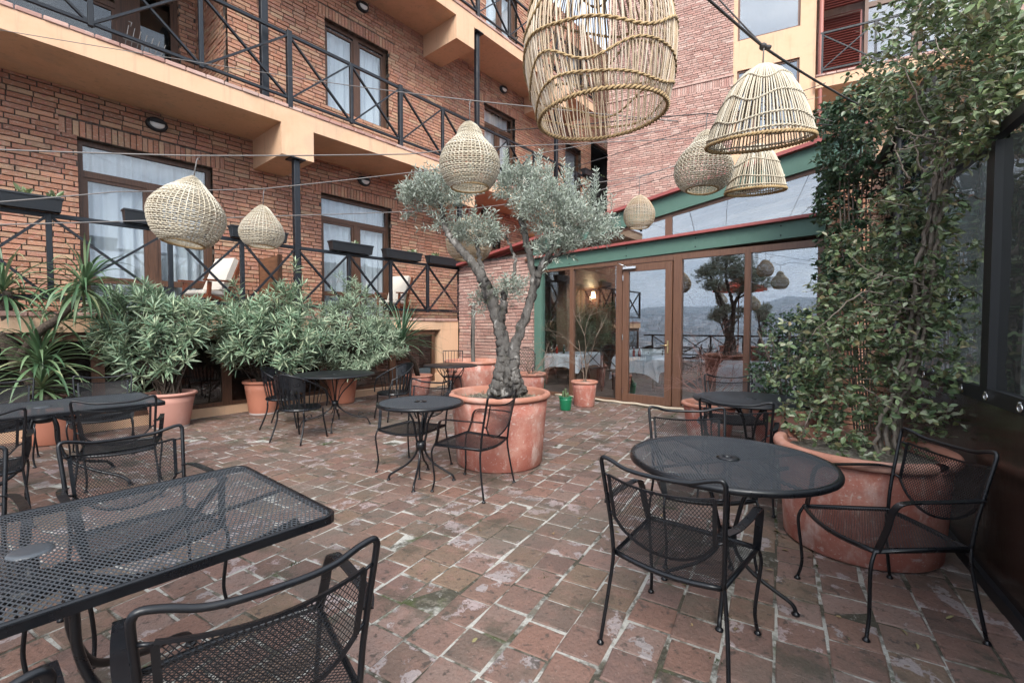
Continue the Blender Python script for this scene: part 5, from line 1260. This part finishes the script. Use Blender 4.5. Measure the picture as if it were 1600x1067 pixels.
for x,y,h in ((0,0,.17),(.035,.02,.12),(-.03,.03,.13),(.01,-.035,.1),(-.03,-.03,.09)):
    mb.lathe([(.0,0),(.018,.01),(.022,h*.4),(.02,h*.8),(.01,h),(0,h+.003)],10,(x,y,.01),wob=lambda a,z:.15*math.sin(5*a))
mb.build('stem',mat('dull_green_cactus',(.09,.14,.06),.7,layers=[(20,(.2,.2,.12),.55,.7)]),cc)
mb = MB()
for _ in range(260):
    a = r.uniform(0,2*PI); p = V((.04*math.cos(a)*r.random(),.04*math.sin(a)*r.random(),r.uniform(.03,.17))); mb.tube([p,p+V((r.gauss(0,.02),r.gauss(0,.02),r.gauss(.01,.012)))],.0007,3,caps=False)
mb.build('spines',M['twig'],cc)

# ---------------------------------------------------------------- climbing vine and ivy
def leafmass(lf, tw, blobs, m_, seed, L=(.026,.066), ratio=.53, cam_bias=.35):
    r = random.Random(seed); f = V((FW.x,FW.y,0))
    for (px,py,d,rx,ry,rd,n) in blobs:
        c = at(px,py,d); ax = rx*d/FPX; az = ry*d/FPX
        for _ in range(n):
            while True:
                q = V((r.uniform(-1,1),r.uniform(-1,1),r.uniform(-1,1)))
                if q.length < 1: break
            p = c+RT*(q.x*ax)+f*(q.y*rd)+V((0,0,q.z*az))
            # a small spray: short twig with several leaves
            d0 = V((r.gauss(0,.8),r.gauss(0,.8),r.gauss(-.05,.6))).normalized(); Lt = r.uniform(.06,.13); tw.tube([p,p+d0*Lt],.0016,3,caps=False)
            for i in range(r.randint(4,7)):
                a = V((r.gauss(0,1),r.gauss(0,1),r.gauss(-.15,.6))).normalized(); u = (d0*.5+a).normalized()
                nn = V((r.gauss(0,.5)-f.x*cam_bias,r.gauss(0,.5)-f.y*cam_bias,r.gauss(.85,.4))); ln = r.uniform(*L)
                lf.leaf(p+d0*(Lt*r.random()), u, nn, ln, ln*ratio*r.uniform(.85,1.15), .16, r.uniform(0,.18))
vn = thing('climbing_vine','leafy green climbing vine rising from the broken pot over the dark screen','vine',(VP[0],VP[1],.6))
lf = MB(); tw = MB()
blobs = [(q[0],q[1],q[2],q[3]*1.04,q[4]*1.04,q[5],int(q[6]*1.25)) for q in [(1480,40,3.2,75,55,.28,120),(1415,50,3.6,45,45,.25,40),(1545,70,2.95,55,60,.22,85),(1440,150,3.3,95,45,.26,140),(1530,160,2.95,60,55,.22,95),(1400,195,3.5,50,30,.25,45),(1490,215,3.1,75,32,.2,75),(1565,225,2.8,35,22,.12,18),(1480,-20,3.2,90,40,.3,80),(1560,120,2.75,55,60,.2,60),(1590,60,2.7,40,60,.2,45),(1575,190,2.7,35,30,.12,24),(1370,120,4.0,40,40,.3,45),
 (1455,335,3.1,55,45,.12,48),(1405,335,3.4,55,45,.25,60),(1370,390,3.5,75,42,.28,90),(1450,400,3.2,60,55,.2,80),(1345,450,3.5,80,35,.3,75),(1430,460,3.2,85,45,.25,100),(1310,500,3.6,70,35,.28,70),(1400,520,3.2,95,45,.28,110),(1480,500,3.1,35,60,.1,34),(1270,545,3.7,60,35,.28,50),(1345,565,3.4,80,40,.28,80),(1440,575,3.1,75,45,.2,60),(1250,590,3.6,45,30,.25,34),(1310,625,3.4,70,32,.25,65),(1400,630,3.1,60,45,.22,40),(1250,650,3.45,45,24,.2,26),(1310,685,3.2,60,22,.2,36),(1345,712,2.95,38,12,.1,13),(1470,650,2.95,42,26,.1,18),(1505,590,2.9,22,30,.06,9),(1425,690,3.05,35,18,.12,10),(1395,290,3.5,18,60,.1,14),(1440,270,3.3,20,25,.1,10),(1545,205,2.5,40,28,.08,22),(1500,245,2.8,40,22,.08,20),(1592,105,2.45,40,45,.12,60),(1580,150,2.4,40,32,.1,45),(1560,20,2.6,60,50,.15,70)]]
leafmass(lf, tw, blobs, 'vine', 5)
local(lf.build('foliage',M['vine'],vn),vn)
r = random.Random(15)
def vstem(pts, rad, seed):
    r = random.Random(seed); c = curve(pts,6); c = [p+V((r.gauss(0,.006),r.gauss(0,.006),r.gauss(0,.004))) for p in c]; tw.tube(c,[q*(1+r.uniform(-.12,.15)) for q in lerps(rad,6)],6,caps=False)
for i in range(9):
    o = i*5-20; dd = 3.05+.05*(i % 3)
    vstem([at(1400+o*.8,735,3.0),at(1388+o*.9,680,dd),at(1405+o*.6,620,dd+.05),at(1425+o*.7,560,dd+.05),at(1440+o*.8,490,dd+.08),at(1448+o*.8,420,dd+.05),at(1462+o*.5,340,dd+.03),at(1472+o*.6,290,dd+.02),at(1480+o*1.2,235,dd+.1),at(1480+o*1.8,170,dd+.25)],[.012,.013,.012,.012,.012,.011,.012,.011,.008,.003],i)
for i in range(16):
    x0 = r.uniform(1380,1460); y0 = r.uniform(430,650); dx = r.uniform(-150,60); dy = r.uniform(-60,70)
    vstem([at(x0,y0,3.1),at(x0+dx*.3,y0+dy*.1-10,3.1),at(x0+dx*.7,y0+dy*.5,3.15),at(x0+dx,y0+dy,3.2)],[.006,.005,.004,.002],40+i)
for i in range(14):
    x0 = r.uniform(1420,1500); y0 = r.uniform(180,330); dx = r.uniform(-90,80); dy = r.uniform(-130,30)
    vstem([at(x0,y0,3.05),at(x0+dx*.4,y0+dy*.3,3.05),at(x0+dx*.8,y0+dy*.8,3.05),at(x0+dx,y0+dy,3.05)],[.006,.005,.004,.002],80+i)
for px,py in ((1400,200),(1460,60),(1350,470),(1300,560),(1345,600),(1250,690),(1440,330)):
    a = r.uniform(0,6); vstem([at(px,py,3.05),at(px+30*math.cos(a),py+30*math.sin(a),2.95),at(px+70*math.cos(a),py+55*math.sin(a),2.95)],[.004,.0035,.002],120+px)
local(tw.build('stems',M['vine_stem'],vn),vn)
iv = thing('ivy','dark small leaved ivy covering the brick pier at the end of the pavilion','ivy',(7.6,.5,.8))
lf = MB(); tw = MB()
leafmass(lf,tw,[(1345,180,5.2,62,35,.4,200),(1325,240,5.6,48,50,.4,200),(1318,310,5.9,42,55,.35,190),(1325,390,5.6,45,55,.4,190),(1335,450,5.3,50,40,.35,110),(1300,185,5.8,34,28,.25,70),(1370,140,4.9,40,35,.35,90),(1300,290,6.2,16,60,.2,60),(1295,430,6.2,14,40,.2,36)], 'vine_dark', 7, (.05,.08), .55)
for i in range(8): tw.tube(curve([at(1340+i*4,720,5.2),at(1325+i*5,560,5.4),at(1318+i*6,420,5.6),at(1312+i*7,300,5.7),at(1318+i*8,190,5.5)],5),.01,5,caps=False)
local(lf.build('foliage',M['vine_dark'],iv),iv); local(tw.build('stems',M['vine_stem'],iv),iv)
bs2 = thing('leafy_bush','dark leafy bush in front of the right end of the pavilion glass','shrub',(5.9,.95,.5))
lf = MB(); tw = MB()
leafmass(lf,tw,[(1245,520,5.3,48,38,.4,190),(1225,570,5.2,42,40,.4,150),(1270,570,5.0,45,50,.4,150),(1215,620,5.1,28,30,.3,60),(1195,590,5.2,18,24,.2,24),(1285,500,5.4,25,25,.3,60),(1265,630,5.0,45,30,.35,80)],'vine_dark',9,(.04,.06),.5)
for i in range(9): a = i*.7; tw.tube(curve([(5.9,.95,.5),(5.9+.1*math.cos(a),.95+.1*math.sin(a),.9),(5.85+.28*math.cos(a),.95+.28*math.sin(a),1.4)],4),.009,5,caps=False)
local(lf.build('foliage',M['vine_dark'],bs2),bs2); local(tw.build('stems',M['vine_stem'],bs2),bs2)

# ---------------------------------------------------------------- dark screen wall on the right
scn = thing('screen_wall','dark framed clear vinyl screen with brown skirt closing the right side','screen',(3.152,-.50,0),RAD(9.8))
def sp_(mb,n,m,par=None): return mb.build(n,M[m] if isinstance(m,str) else m,par or scn)
s0,s1 = -3.4,4.65
s = MB(); s.box(s0,s1,-.03,.0,.07,1.02); sp_(s,'skirt','skirt')
s = MB(); s.box(s0,s1,-.05,.03,0,.07); sp_(s,'bottom_track','post_black')
s = MB(); s.box(s0,s1,-.04,.012,1.02,1.10); sp_(s,'grommet_rail','post_black')
s = MB(); s.box(s0,1.9,-.035,.015,2.49,2.545); sp_(s,'top_rail','post_black')
for x in (-2.6,.56,3.05):
    s = MB(); s.box(x-.055,x+.055,-.045,.018,1.10,2.47 if x < 2 else 3.4)
    sp_(s,'post_strip','post_black'); s = MB(); s.box(x-.03,x+.03,-.12,-.046,0,2.5 if x < 2 else 3.4); sp_(s,'post','post_black')
for a,b in ((s0,-2.655),(-2.545,.505),(.615,2.0)):
    s = MB(); n = 16; vs = []
    for i in range(n+1):
        x = a+(b-a)*i/n; y = -.012+.006*math.sin(i*1.1)
        vs += [(x,y,1.10),(x,y+.008*math.sin(i*.7+1),1.8),(x,y,2.47)]
    s.add(vs,[(3*i+k,3*i+3+k,3*i+4+k,3*i+1+k) for i in range(n) for k in (0,1)],True); sp_(s,'vinyl_panel','vinyl')
for a,b,z1 in ((2.0,2.96,3.4),(3.14,s1,3.4)):
    s = MB(); s.box(a,b,-.012,-.006,1.10,z1); sp_(s,'vinyl_panel','vinyl_far')
s = MB(); s.box(1.9,s1,-.05,.03,3.4,3.5); s.box(1.9,2.0,-.05,.03,2.47,3.4); sp_(s,'high_rail','post_black')
for i,x in enumerate([-2.2,-1.7,-1.2,-.4,.08,.5,.9,1.33,1.75,2.17,2.6]):
    s = MB(); ring = [(x-.012+.020*math.cos(a)*1.3,.012+.016,1.06+.018*math.sin(a)) for a in [2*PI*k/16 for k in range(16)]]; s.tube(ring,.0042,6,closed=True); s.bbox(x+.010,x+.026,.012,.026,1.035,1.085,.003); sp_(s,'buckle','chrome')
# space behind the screen: a covered terrace with a plain back wall, table and plants
bk_ = MB(); bk_.box(2.5,9.2,-4.6,-4.5,0,2.7); bk_.box(9.2,9.3,-4.6,.2,0,3.9); tag(bk_.build('plaster_wall',M['grey_wall']),'plain blue grey wall of the terrace beyond the vinyl screen','wall')
tf = MB(); tf.box(-1.2,9.2,-4.5,-1.15,-.10,-.015); tag(tf.build('terrace_floor',M['floor_in']),kind='structure')

# ---------------------------------------------------------------- things behind the viewer that the glass mirrors
railing('patio_railing','dark crossed-bar railing at the open edge of the patio mirrored in the glass',-1.2,7.6,.2,1.05,[-1.2,0,1.2,2.4,3.6,4.8,6,7.2],y=0)
rr = bpy.data.objects['patio_railing']; rr.location = (-3.35,.9,0.05)
rr.rotation_euler = (0,0,PI/2)
for ch in kids(rr): ch.location = (0,0,0)
for i,(x,y,rz,sc_,lab) in enumerate(((-2.7,4.85,2.2,.62,'olive tree behind the viewer mirrored in the middle pane'),(-2.6,3.75,4.0,.62,'second olive tree behind the viewer mirrored in the right pane'))):
    c = copy_tree(ot,None,lab,(x,y,.66),rz); c.scale = (sc_,)*3
    pot('terracotta_pot',('terracotta pot of the mirrored olive tree nearer the hotel','terracotta pot of the mirrored olive tree nearer the viewer')[i],x,y,.28,.33,.72,'terra',.05,.03,soilz=.66)
um = thing('parasol','faded red parasol behind the viewer mirrored in the glass','parasol',(-3.0,4.6,.75)); mb = MB(); n = 8; vs = [(0,0,2.55)]
for z,q in ((2.30,.55),(2.14,.95),(2.03,.96)):
    for k in range(n): vs.append((q*math.cos(2*PI*k/n),q*math.sin(2*PI*k/n),z))
mb.add(vs,[(0,1+k,1+(k+1)%n) for k in range(n)]+[(1+i*n+k,1+(i+1)*n+k,1+(i+1)*n+(k+1)%n,1+i*n+(k+1)%n) for i in range(2) for k in range(n)]); mb.build('canopy',M['umbrella'],um)
mb = MB(); mb.tube([(0,0,-.75),(0,0,2.5)],.022,8); mb.build('pole',M['teak'],um)
# ---------------------------------------------------------------- rattan pendant lamps
def prof_at(prof, u):
    # prof: list of (r,z) evenly parametrised via curve
    k = u*(len(prof)-1); i = min(int(k), len(prof)-2); f = k-i
    return prof[i][0]+(prof[i+1][0]-prof[i][0])*f, prof[i][1]+(prof[i+1][1]-prof[i][1])*f
def smooth(prof, k=8):
    c = curve([(r,0,z) for r,z in prof], k); return [(p.x,p.z) for p in c]
def hook(t, top, L):
    mb = MB(); mb.tube([(0,0,top-.01),(0,0,top+L-.02),(.004,0,top+L),(.012,0,top+L+.008),(.02,0,top+L-.004)], .0035, 6); mb.build('hook', M['wire'], t)
def basket(label, top, W, Hh, prof, spokes, rings, hookL, rz=0, tilt=(0,0), amp=.0048, m='rattan'):
    """woven lamp; top = world position of the apex."""
    t = thing('rattan_lamp', label, 'pendant lamp', top, rz, 'woven rattan pendant lamps'); t.rotation_euler = (tilt[0],tilt[1],rz)
    pr = smooth([(r*W/2, -z*Hh) for r,z in prof]); rnd = random.Random(int(W*1000+spokes))
    mb = MB(); sw = [rnd.uniform(-.25,.25)*PI/spokes for _ in range(spokes)]
    for k in range(spokes):
        a = 2*PI*k/spokes+sw[k]; pts = []
        for i in range(25):
            r, z = prof_at(pr, i/24); pts.append((r*math.cos(a), r*math.sin(a), z))
        mb.tube(pts, .0034*W/.4, 4, sm=True)
    mb.build('ribs', M[m], t)
    wv = MB(); n = spokes*2
    arc = [0]
    for i in range(1,len(pr)): arc.append(arc[-1]+math.hypot(pr[i][0]-pr[i-1][0],pr[i][1]-pr[i-1][1]))
    for j in range(rings):
        s = arc[-1]*(j+.6)/rings; i = max(q for q in range(len(arc)) if arc[q] <= s); i = min(i,len(pr)-2); f = (s-arc[i])/max(1e-6,arc[i+1]-arc[i])
        r = pr[i][0]+(pr[i+1][0]-pr[i][0])*f; z = pr[i][1]+(pr[i+1][1]-pr[i][1])*f
        if r < .02: continue
        ph = rnd.uniform(0,6); pts = []
        for k in range(n):
            a = 2*PI*k/n+PI/(2*spokes); o = amp*W/.4*(1 if (k+j) % 2 else -1)
            wob = .0022*W/.4*math.sin(3*a+ph*1)+.006*W/.4*math.sin(2*a+j*.12)
            pts.append(((r+o)*math.cos(a),(r+o)*math.sin(a),z+wob))
        wv.tube(pts, .0037*W/.4*rnd.uniform(.85,1.15), 4, closed=True)
    wv.build('weave', M[m], t)
    e = MB(); r, z = pr[-1]; e.tube([(r*math.cos(2*PI*k/48),r*math.sin(2*PI*k/48),z+.004*math.sin(24*2*PI*k/48)) for k in range(48)], .007*W/.4, 6, closed=True); e.build('rim', M['rattan_rope'], t)
    hook(t, 0, hookL); return t
def cage(label, top, W, Hh, prof, sticks, bands, hookL, rz=0, tilt=(0,0), m='rattan', slant=.0, rs=1.):
    t = thing('rattan_lamp', label, 'pendant lamp', top, rz, 'open stick rattan pendant lamps'); t.rotation_euler = (tilt[0],tilt[1],rz)
    pr = smooth([(r*W/2, -z*Hh) for r,z in prof]); rnd = random.Random(sticks)
    mb = MB()
    for k in range(sticks):
        a = 2*PI*(k+rnd.uniform(-.22,.22))/sticks; sl = slant*rnd.uniform(.6,1.3)*(1 if k % 2 else -1); pts = []
        jig = rnd.uniform(0,6)
        for i in range(21):
            u = i/20; r, z = prof_at(pr, u); aa = a+sl*math.sin(u*PI*2+jig)*.6; r += rnd.uniform(-.0015,.0015); pts.append((r*math.cos(aa), r*math.sin(aa), z))
        mb.tube(pts, rs*.0042*rnd.uniform(.8,1.15), 5)
    mb.build('ribs', M[m], t)
    for (u0, am, fr, ph, rad) in bands:
        b = MB(); N = 160
        for sgn in (0, PI):
            pts = []
            for k in range(N):
                a = 2*PI*k/N; u = min(.995,max(.02,u0+am*math.sin(fr*a+ph)+am*.4*math.sin((fr+2)*a+ph*2))); r, z = prof_at(pr, u); tw = a*34+sgn
                r += .004*rs+rad*.75*math.cos(tw); z += rad*.75*math.sin(tw); pts.append((r*math.cos(a), r*math.sin(a), z))
            b.tube(pts, rad*.8, 5, closed=True)
        b.build('binding', M['rattan_rope'] if m == 'rattan_gold' else M[m], t)
    e = MB(); r, z = pr[-1]
    for sgn in (0, PI):
        e.tube([((r+.006*math.cos(a*40+sgn))*math.cos(a),(r+.006*math.cos(a*40+sgn))*math.sin(a),z+.006*math.sin(a*40+sgn)) for a in [2*PI*k/180 for k in range(180)]], .0065*rs, 5, closed=True)
    e.build('rim', M['rattan_rope'], t)
    hook(t, 0, hookL); return t
PEAR = [(.03,0),(.14,.02),(.3,.09),(.42,.18),(.55,.27),(.78,.40),(.96,.56),(1.0,.70),(.93,.84),(.76,.95),(.55,1.0)]
ROUND = [(.03,0),(.2,.02),(.46,.10),(.74,.26),(.93,.44),(1.0,.60),(.95,.78),(.80,.92),(.62,1.0)]
DOME = [(.03,0),(.16,.03),(.42,.15),(.63,.34),(.78,.55),(.90,.76),(.98,.93),(1.0,1.0)]
BIG = [(.05,0),(.25,.03),(.5,.12),(.75,.28),(.92,.46),(1.0,.62),(.985,.76),(.93,.89),(.855,1.0)]
LAMP = {}
def lamp_at(px, py, d): return at(px, py, d)
p = at(925,-112,2.0); LAMP['big'] = p
cage('largest open rattan lamp hanging at the top centre of the photo', p, .665, .80, BIG, 140, [(.18,.02,3,0,.0045),(.31,.03,4,1,.0045),(.43,.035,3,2.2,.0055),(.55,.035,4,.4,.005),(.68,.045,3,3.5,.0055),(.80,.04,4,1.2,.0045),(.91,.03,3,2.6,.0045)], .1, .4, (RAD(-3),RAD(-4)), 'rattan_gold', .04, .82)
p = at(1192,101,2.45); LAMP['cone'] = p
cage('pale open bell lamp tied to the black cable at upper right', p, .535, .395, DOME, 92, [(.34,.03,4,0,.0045),(.53,.035,4,1,.0045),(.72,.03,4,2,.0045),(.87,.02,4,3,.0045)], .085, 0, (RAD(4),RAD(-9)))
p = at(1183,228,3.2); LAMP['cone2'] = p
cage('small open bell lamp hanging below the larger bell lamp', p, .385, .31, [(.12,0),(.3,.02),(.5,.16),(.68,.36),(.84,.62),(.95,.86),(1.0,1.0)], 70, [(.3,.03,3,0,.004),(.52,.03,3,1,.004),(.75,.03,3,2,.004),(.9,.01,3,2,.004)], .3, 0, (RAD(3),RAD(-6)))
p = at(1103,205,3.1); LAMP['pear_r'] = p
basket('woven pear lamp hanging just left of the two bell lamps', p, .37, .40, PEAR, 40, 40, .11, 0, (RAD(2),RAD(3)))
p = at(999,306,5.0); LAMP['ball_r'] = p
basket('small round woven lamp in front of the green beam', p, .33, .345, ROUND, 36, 34, .2, m='rattan_gold')
p = at(734,194,3.2); LAMP['pear_c'] = p
basket('woven pear lamp hanging right above the olive tree', p, .415, .44, [(.03,0),(.22,.02),(.36,.10),(.44,.2),(.6,.29),(.84,.42),(.98,.57),(1.0,.68),(.92,.82),(.78,.93),(.63,1.0)], 44, 42, .155, 0, (RAD(1),RAD(-1)))
p = at(303,277,2.75); LAMP['pear_l'] = p
basket('lopsided woven pear lamp in front of the tall left window', p, .39, .41, [(.03,0),(.15,.03),(.42,.16),(.7,.30),(.92,.45),(1.0,.58),(.97,.72),(.82,.88),(.62,.98),(.55,1.0)], 40, 42, .12, .5, (RAD(4),RAD(8)))
p = at(411,322,3.7); LAMP['pear_l2'] = p
basket('smaller woven pear lamp in front of the steel column', p, .325, .33, [(.03,0),(.16,.02),(.34,.10),(.58,.26),(.86,.46),(1.0,.66),(.96,.8),(.8,.93),(.6,1.0)], 36, 34, .13, 0, (RAD(0),RAD(3)))
p = at(733,340,5.9); LAMP['behind'] = p
basket('pale woven lamp half hidden behind the olive branches', p, .58, .54, ROUND, 44, 40, .10, m='rattan_gold')

# ---------------------------------------------------------------- cables
def cable(label, pts, r=.004, m='wire', sag=.03):
    P = [V(p) for p in pts]; out = []
    for a, b in zip(P, P[1:]):
        L = (b-a).length
        for i in range(10):
            u = i/10; q = a.lerp(b, u); q.z -= sag*L*.25*4*u*(1-u); out.append(q)
    out.append(P[-1]); mb = MB(); mb.tube(out, r, 6); return tag(mb.build('cable', M[m]), label, 'cable', 'cables strung across the patio')
L_ = LAMP
c0 = L_['cone']+V((0,0,.093))
cable('thick twisted black cable running down to the vine past the bell lamp', [at(1085,-20,2.2), c0, at(1300,141,3.4), at(1345,165,4.2)], .0075, 'cable', .02)
cable('second black cable joining the knot above the bell lamp', [at(1105,-20,2.6), c0+V((0,0,.004))], .0045, 'cable', .01)
kn = MB(); kn.ball(c0, .020, 8, 6, (1.4,1.,.9)); kn.ball(c0+V((.01,-.02,-.008)), .015, 8, 6, (1,1.3,.9)); tag(kn.build('cable_knot', M['cable']), 'black knot of cable from which the bell lamp hangs', 'knot')
pc = L_['pear_c']+V((0,0,.163))
cable('thin wire crossing the upper balcony and holding the central pear lamp', [(0.2,8.40,5.02), at(440,118,6.2), pc, at(840,168,3.3), at(1060,190,3.0)], .0042, 'wire', .01)
pl = L_['pear_l']+V((0,0,.128))
cable('thin wire holding the lopsided pear lamp and passing the steel column', [at(-30,233,2.4), pl, at(640,241,3.4), at(720,232,3.6), at(1290,203,6.4)], .004, 'wire', .012)
p2 = L_['pear_l2']+V((0,0,.138))
cable('thin wire holding the smaller pear lamp', [at(-30,318,2.6), at(180,300,3.0), p2, at(640,270,4.2), at(800,248,5.0), at(1290,150,9)], .004, 'wire', .012)
pb = L_['behind']+V((0,0,.108))
cable('wire behind the olive tree holding the half hidden lamp', [at(-30,352,3.4), at(420,338,4.6), pb, at(930,300,6.5), at(1110,240,8.5)], .005, 'wire', .01)
pr_ = L_['pear_r']+V((0,0,.118))
cable('dark wire holding the pear lamp beside the bell lamps', [at(780,205,4.5), at(1020,184,3.2), pr_, at(1300,196,3.6)], .004, 'cable', .015)
b_ = L_['ball_r']+V((0,0,.21))
cable('wire over the glass roof holding the small round lamp', [at(830,300,5.5), b_, at(1120,240,5.2), at(1290,208,5.6)], .0045, 'wire', .01)
cable('wire holding the small bell lamp', [at(1060,252,4.0), L_['cone2']+V((0,0,.308)), at(1300,190,3.8)], .004, 'wire', .02)
cable('slanting wire in front of the pale brick tower', [at(895,262,9), at(1110,193,8), at(1290,130,7.5)], .006, 'cable', .01)
cable('lowest slanting wire in front of the pale brick tower', [at(930,310,9), at(1090,262,8), at(1290,170,7.5)], .006, 'cable', .01)
bgp = L_['big']+V((0,0,.108))
cable('cable above the frame carrying the largest rattan lamp', [at(560,-200,2.8), bgp, at(1290,-80,2.6)], .006, 'cable', .02)
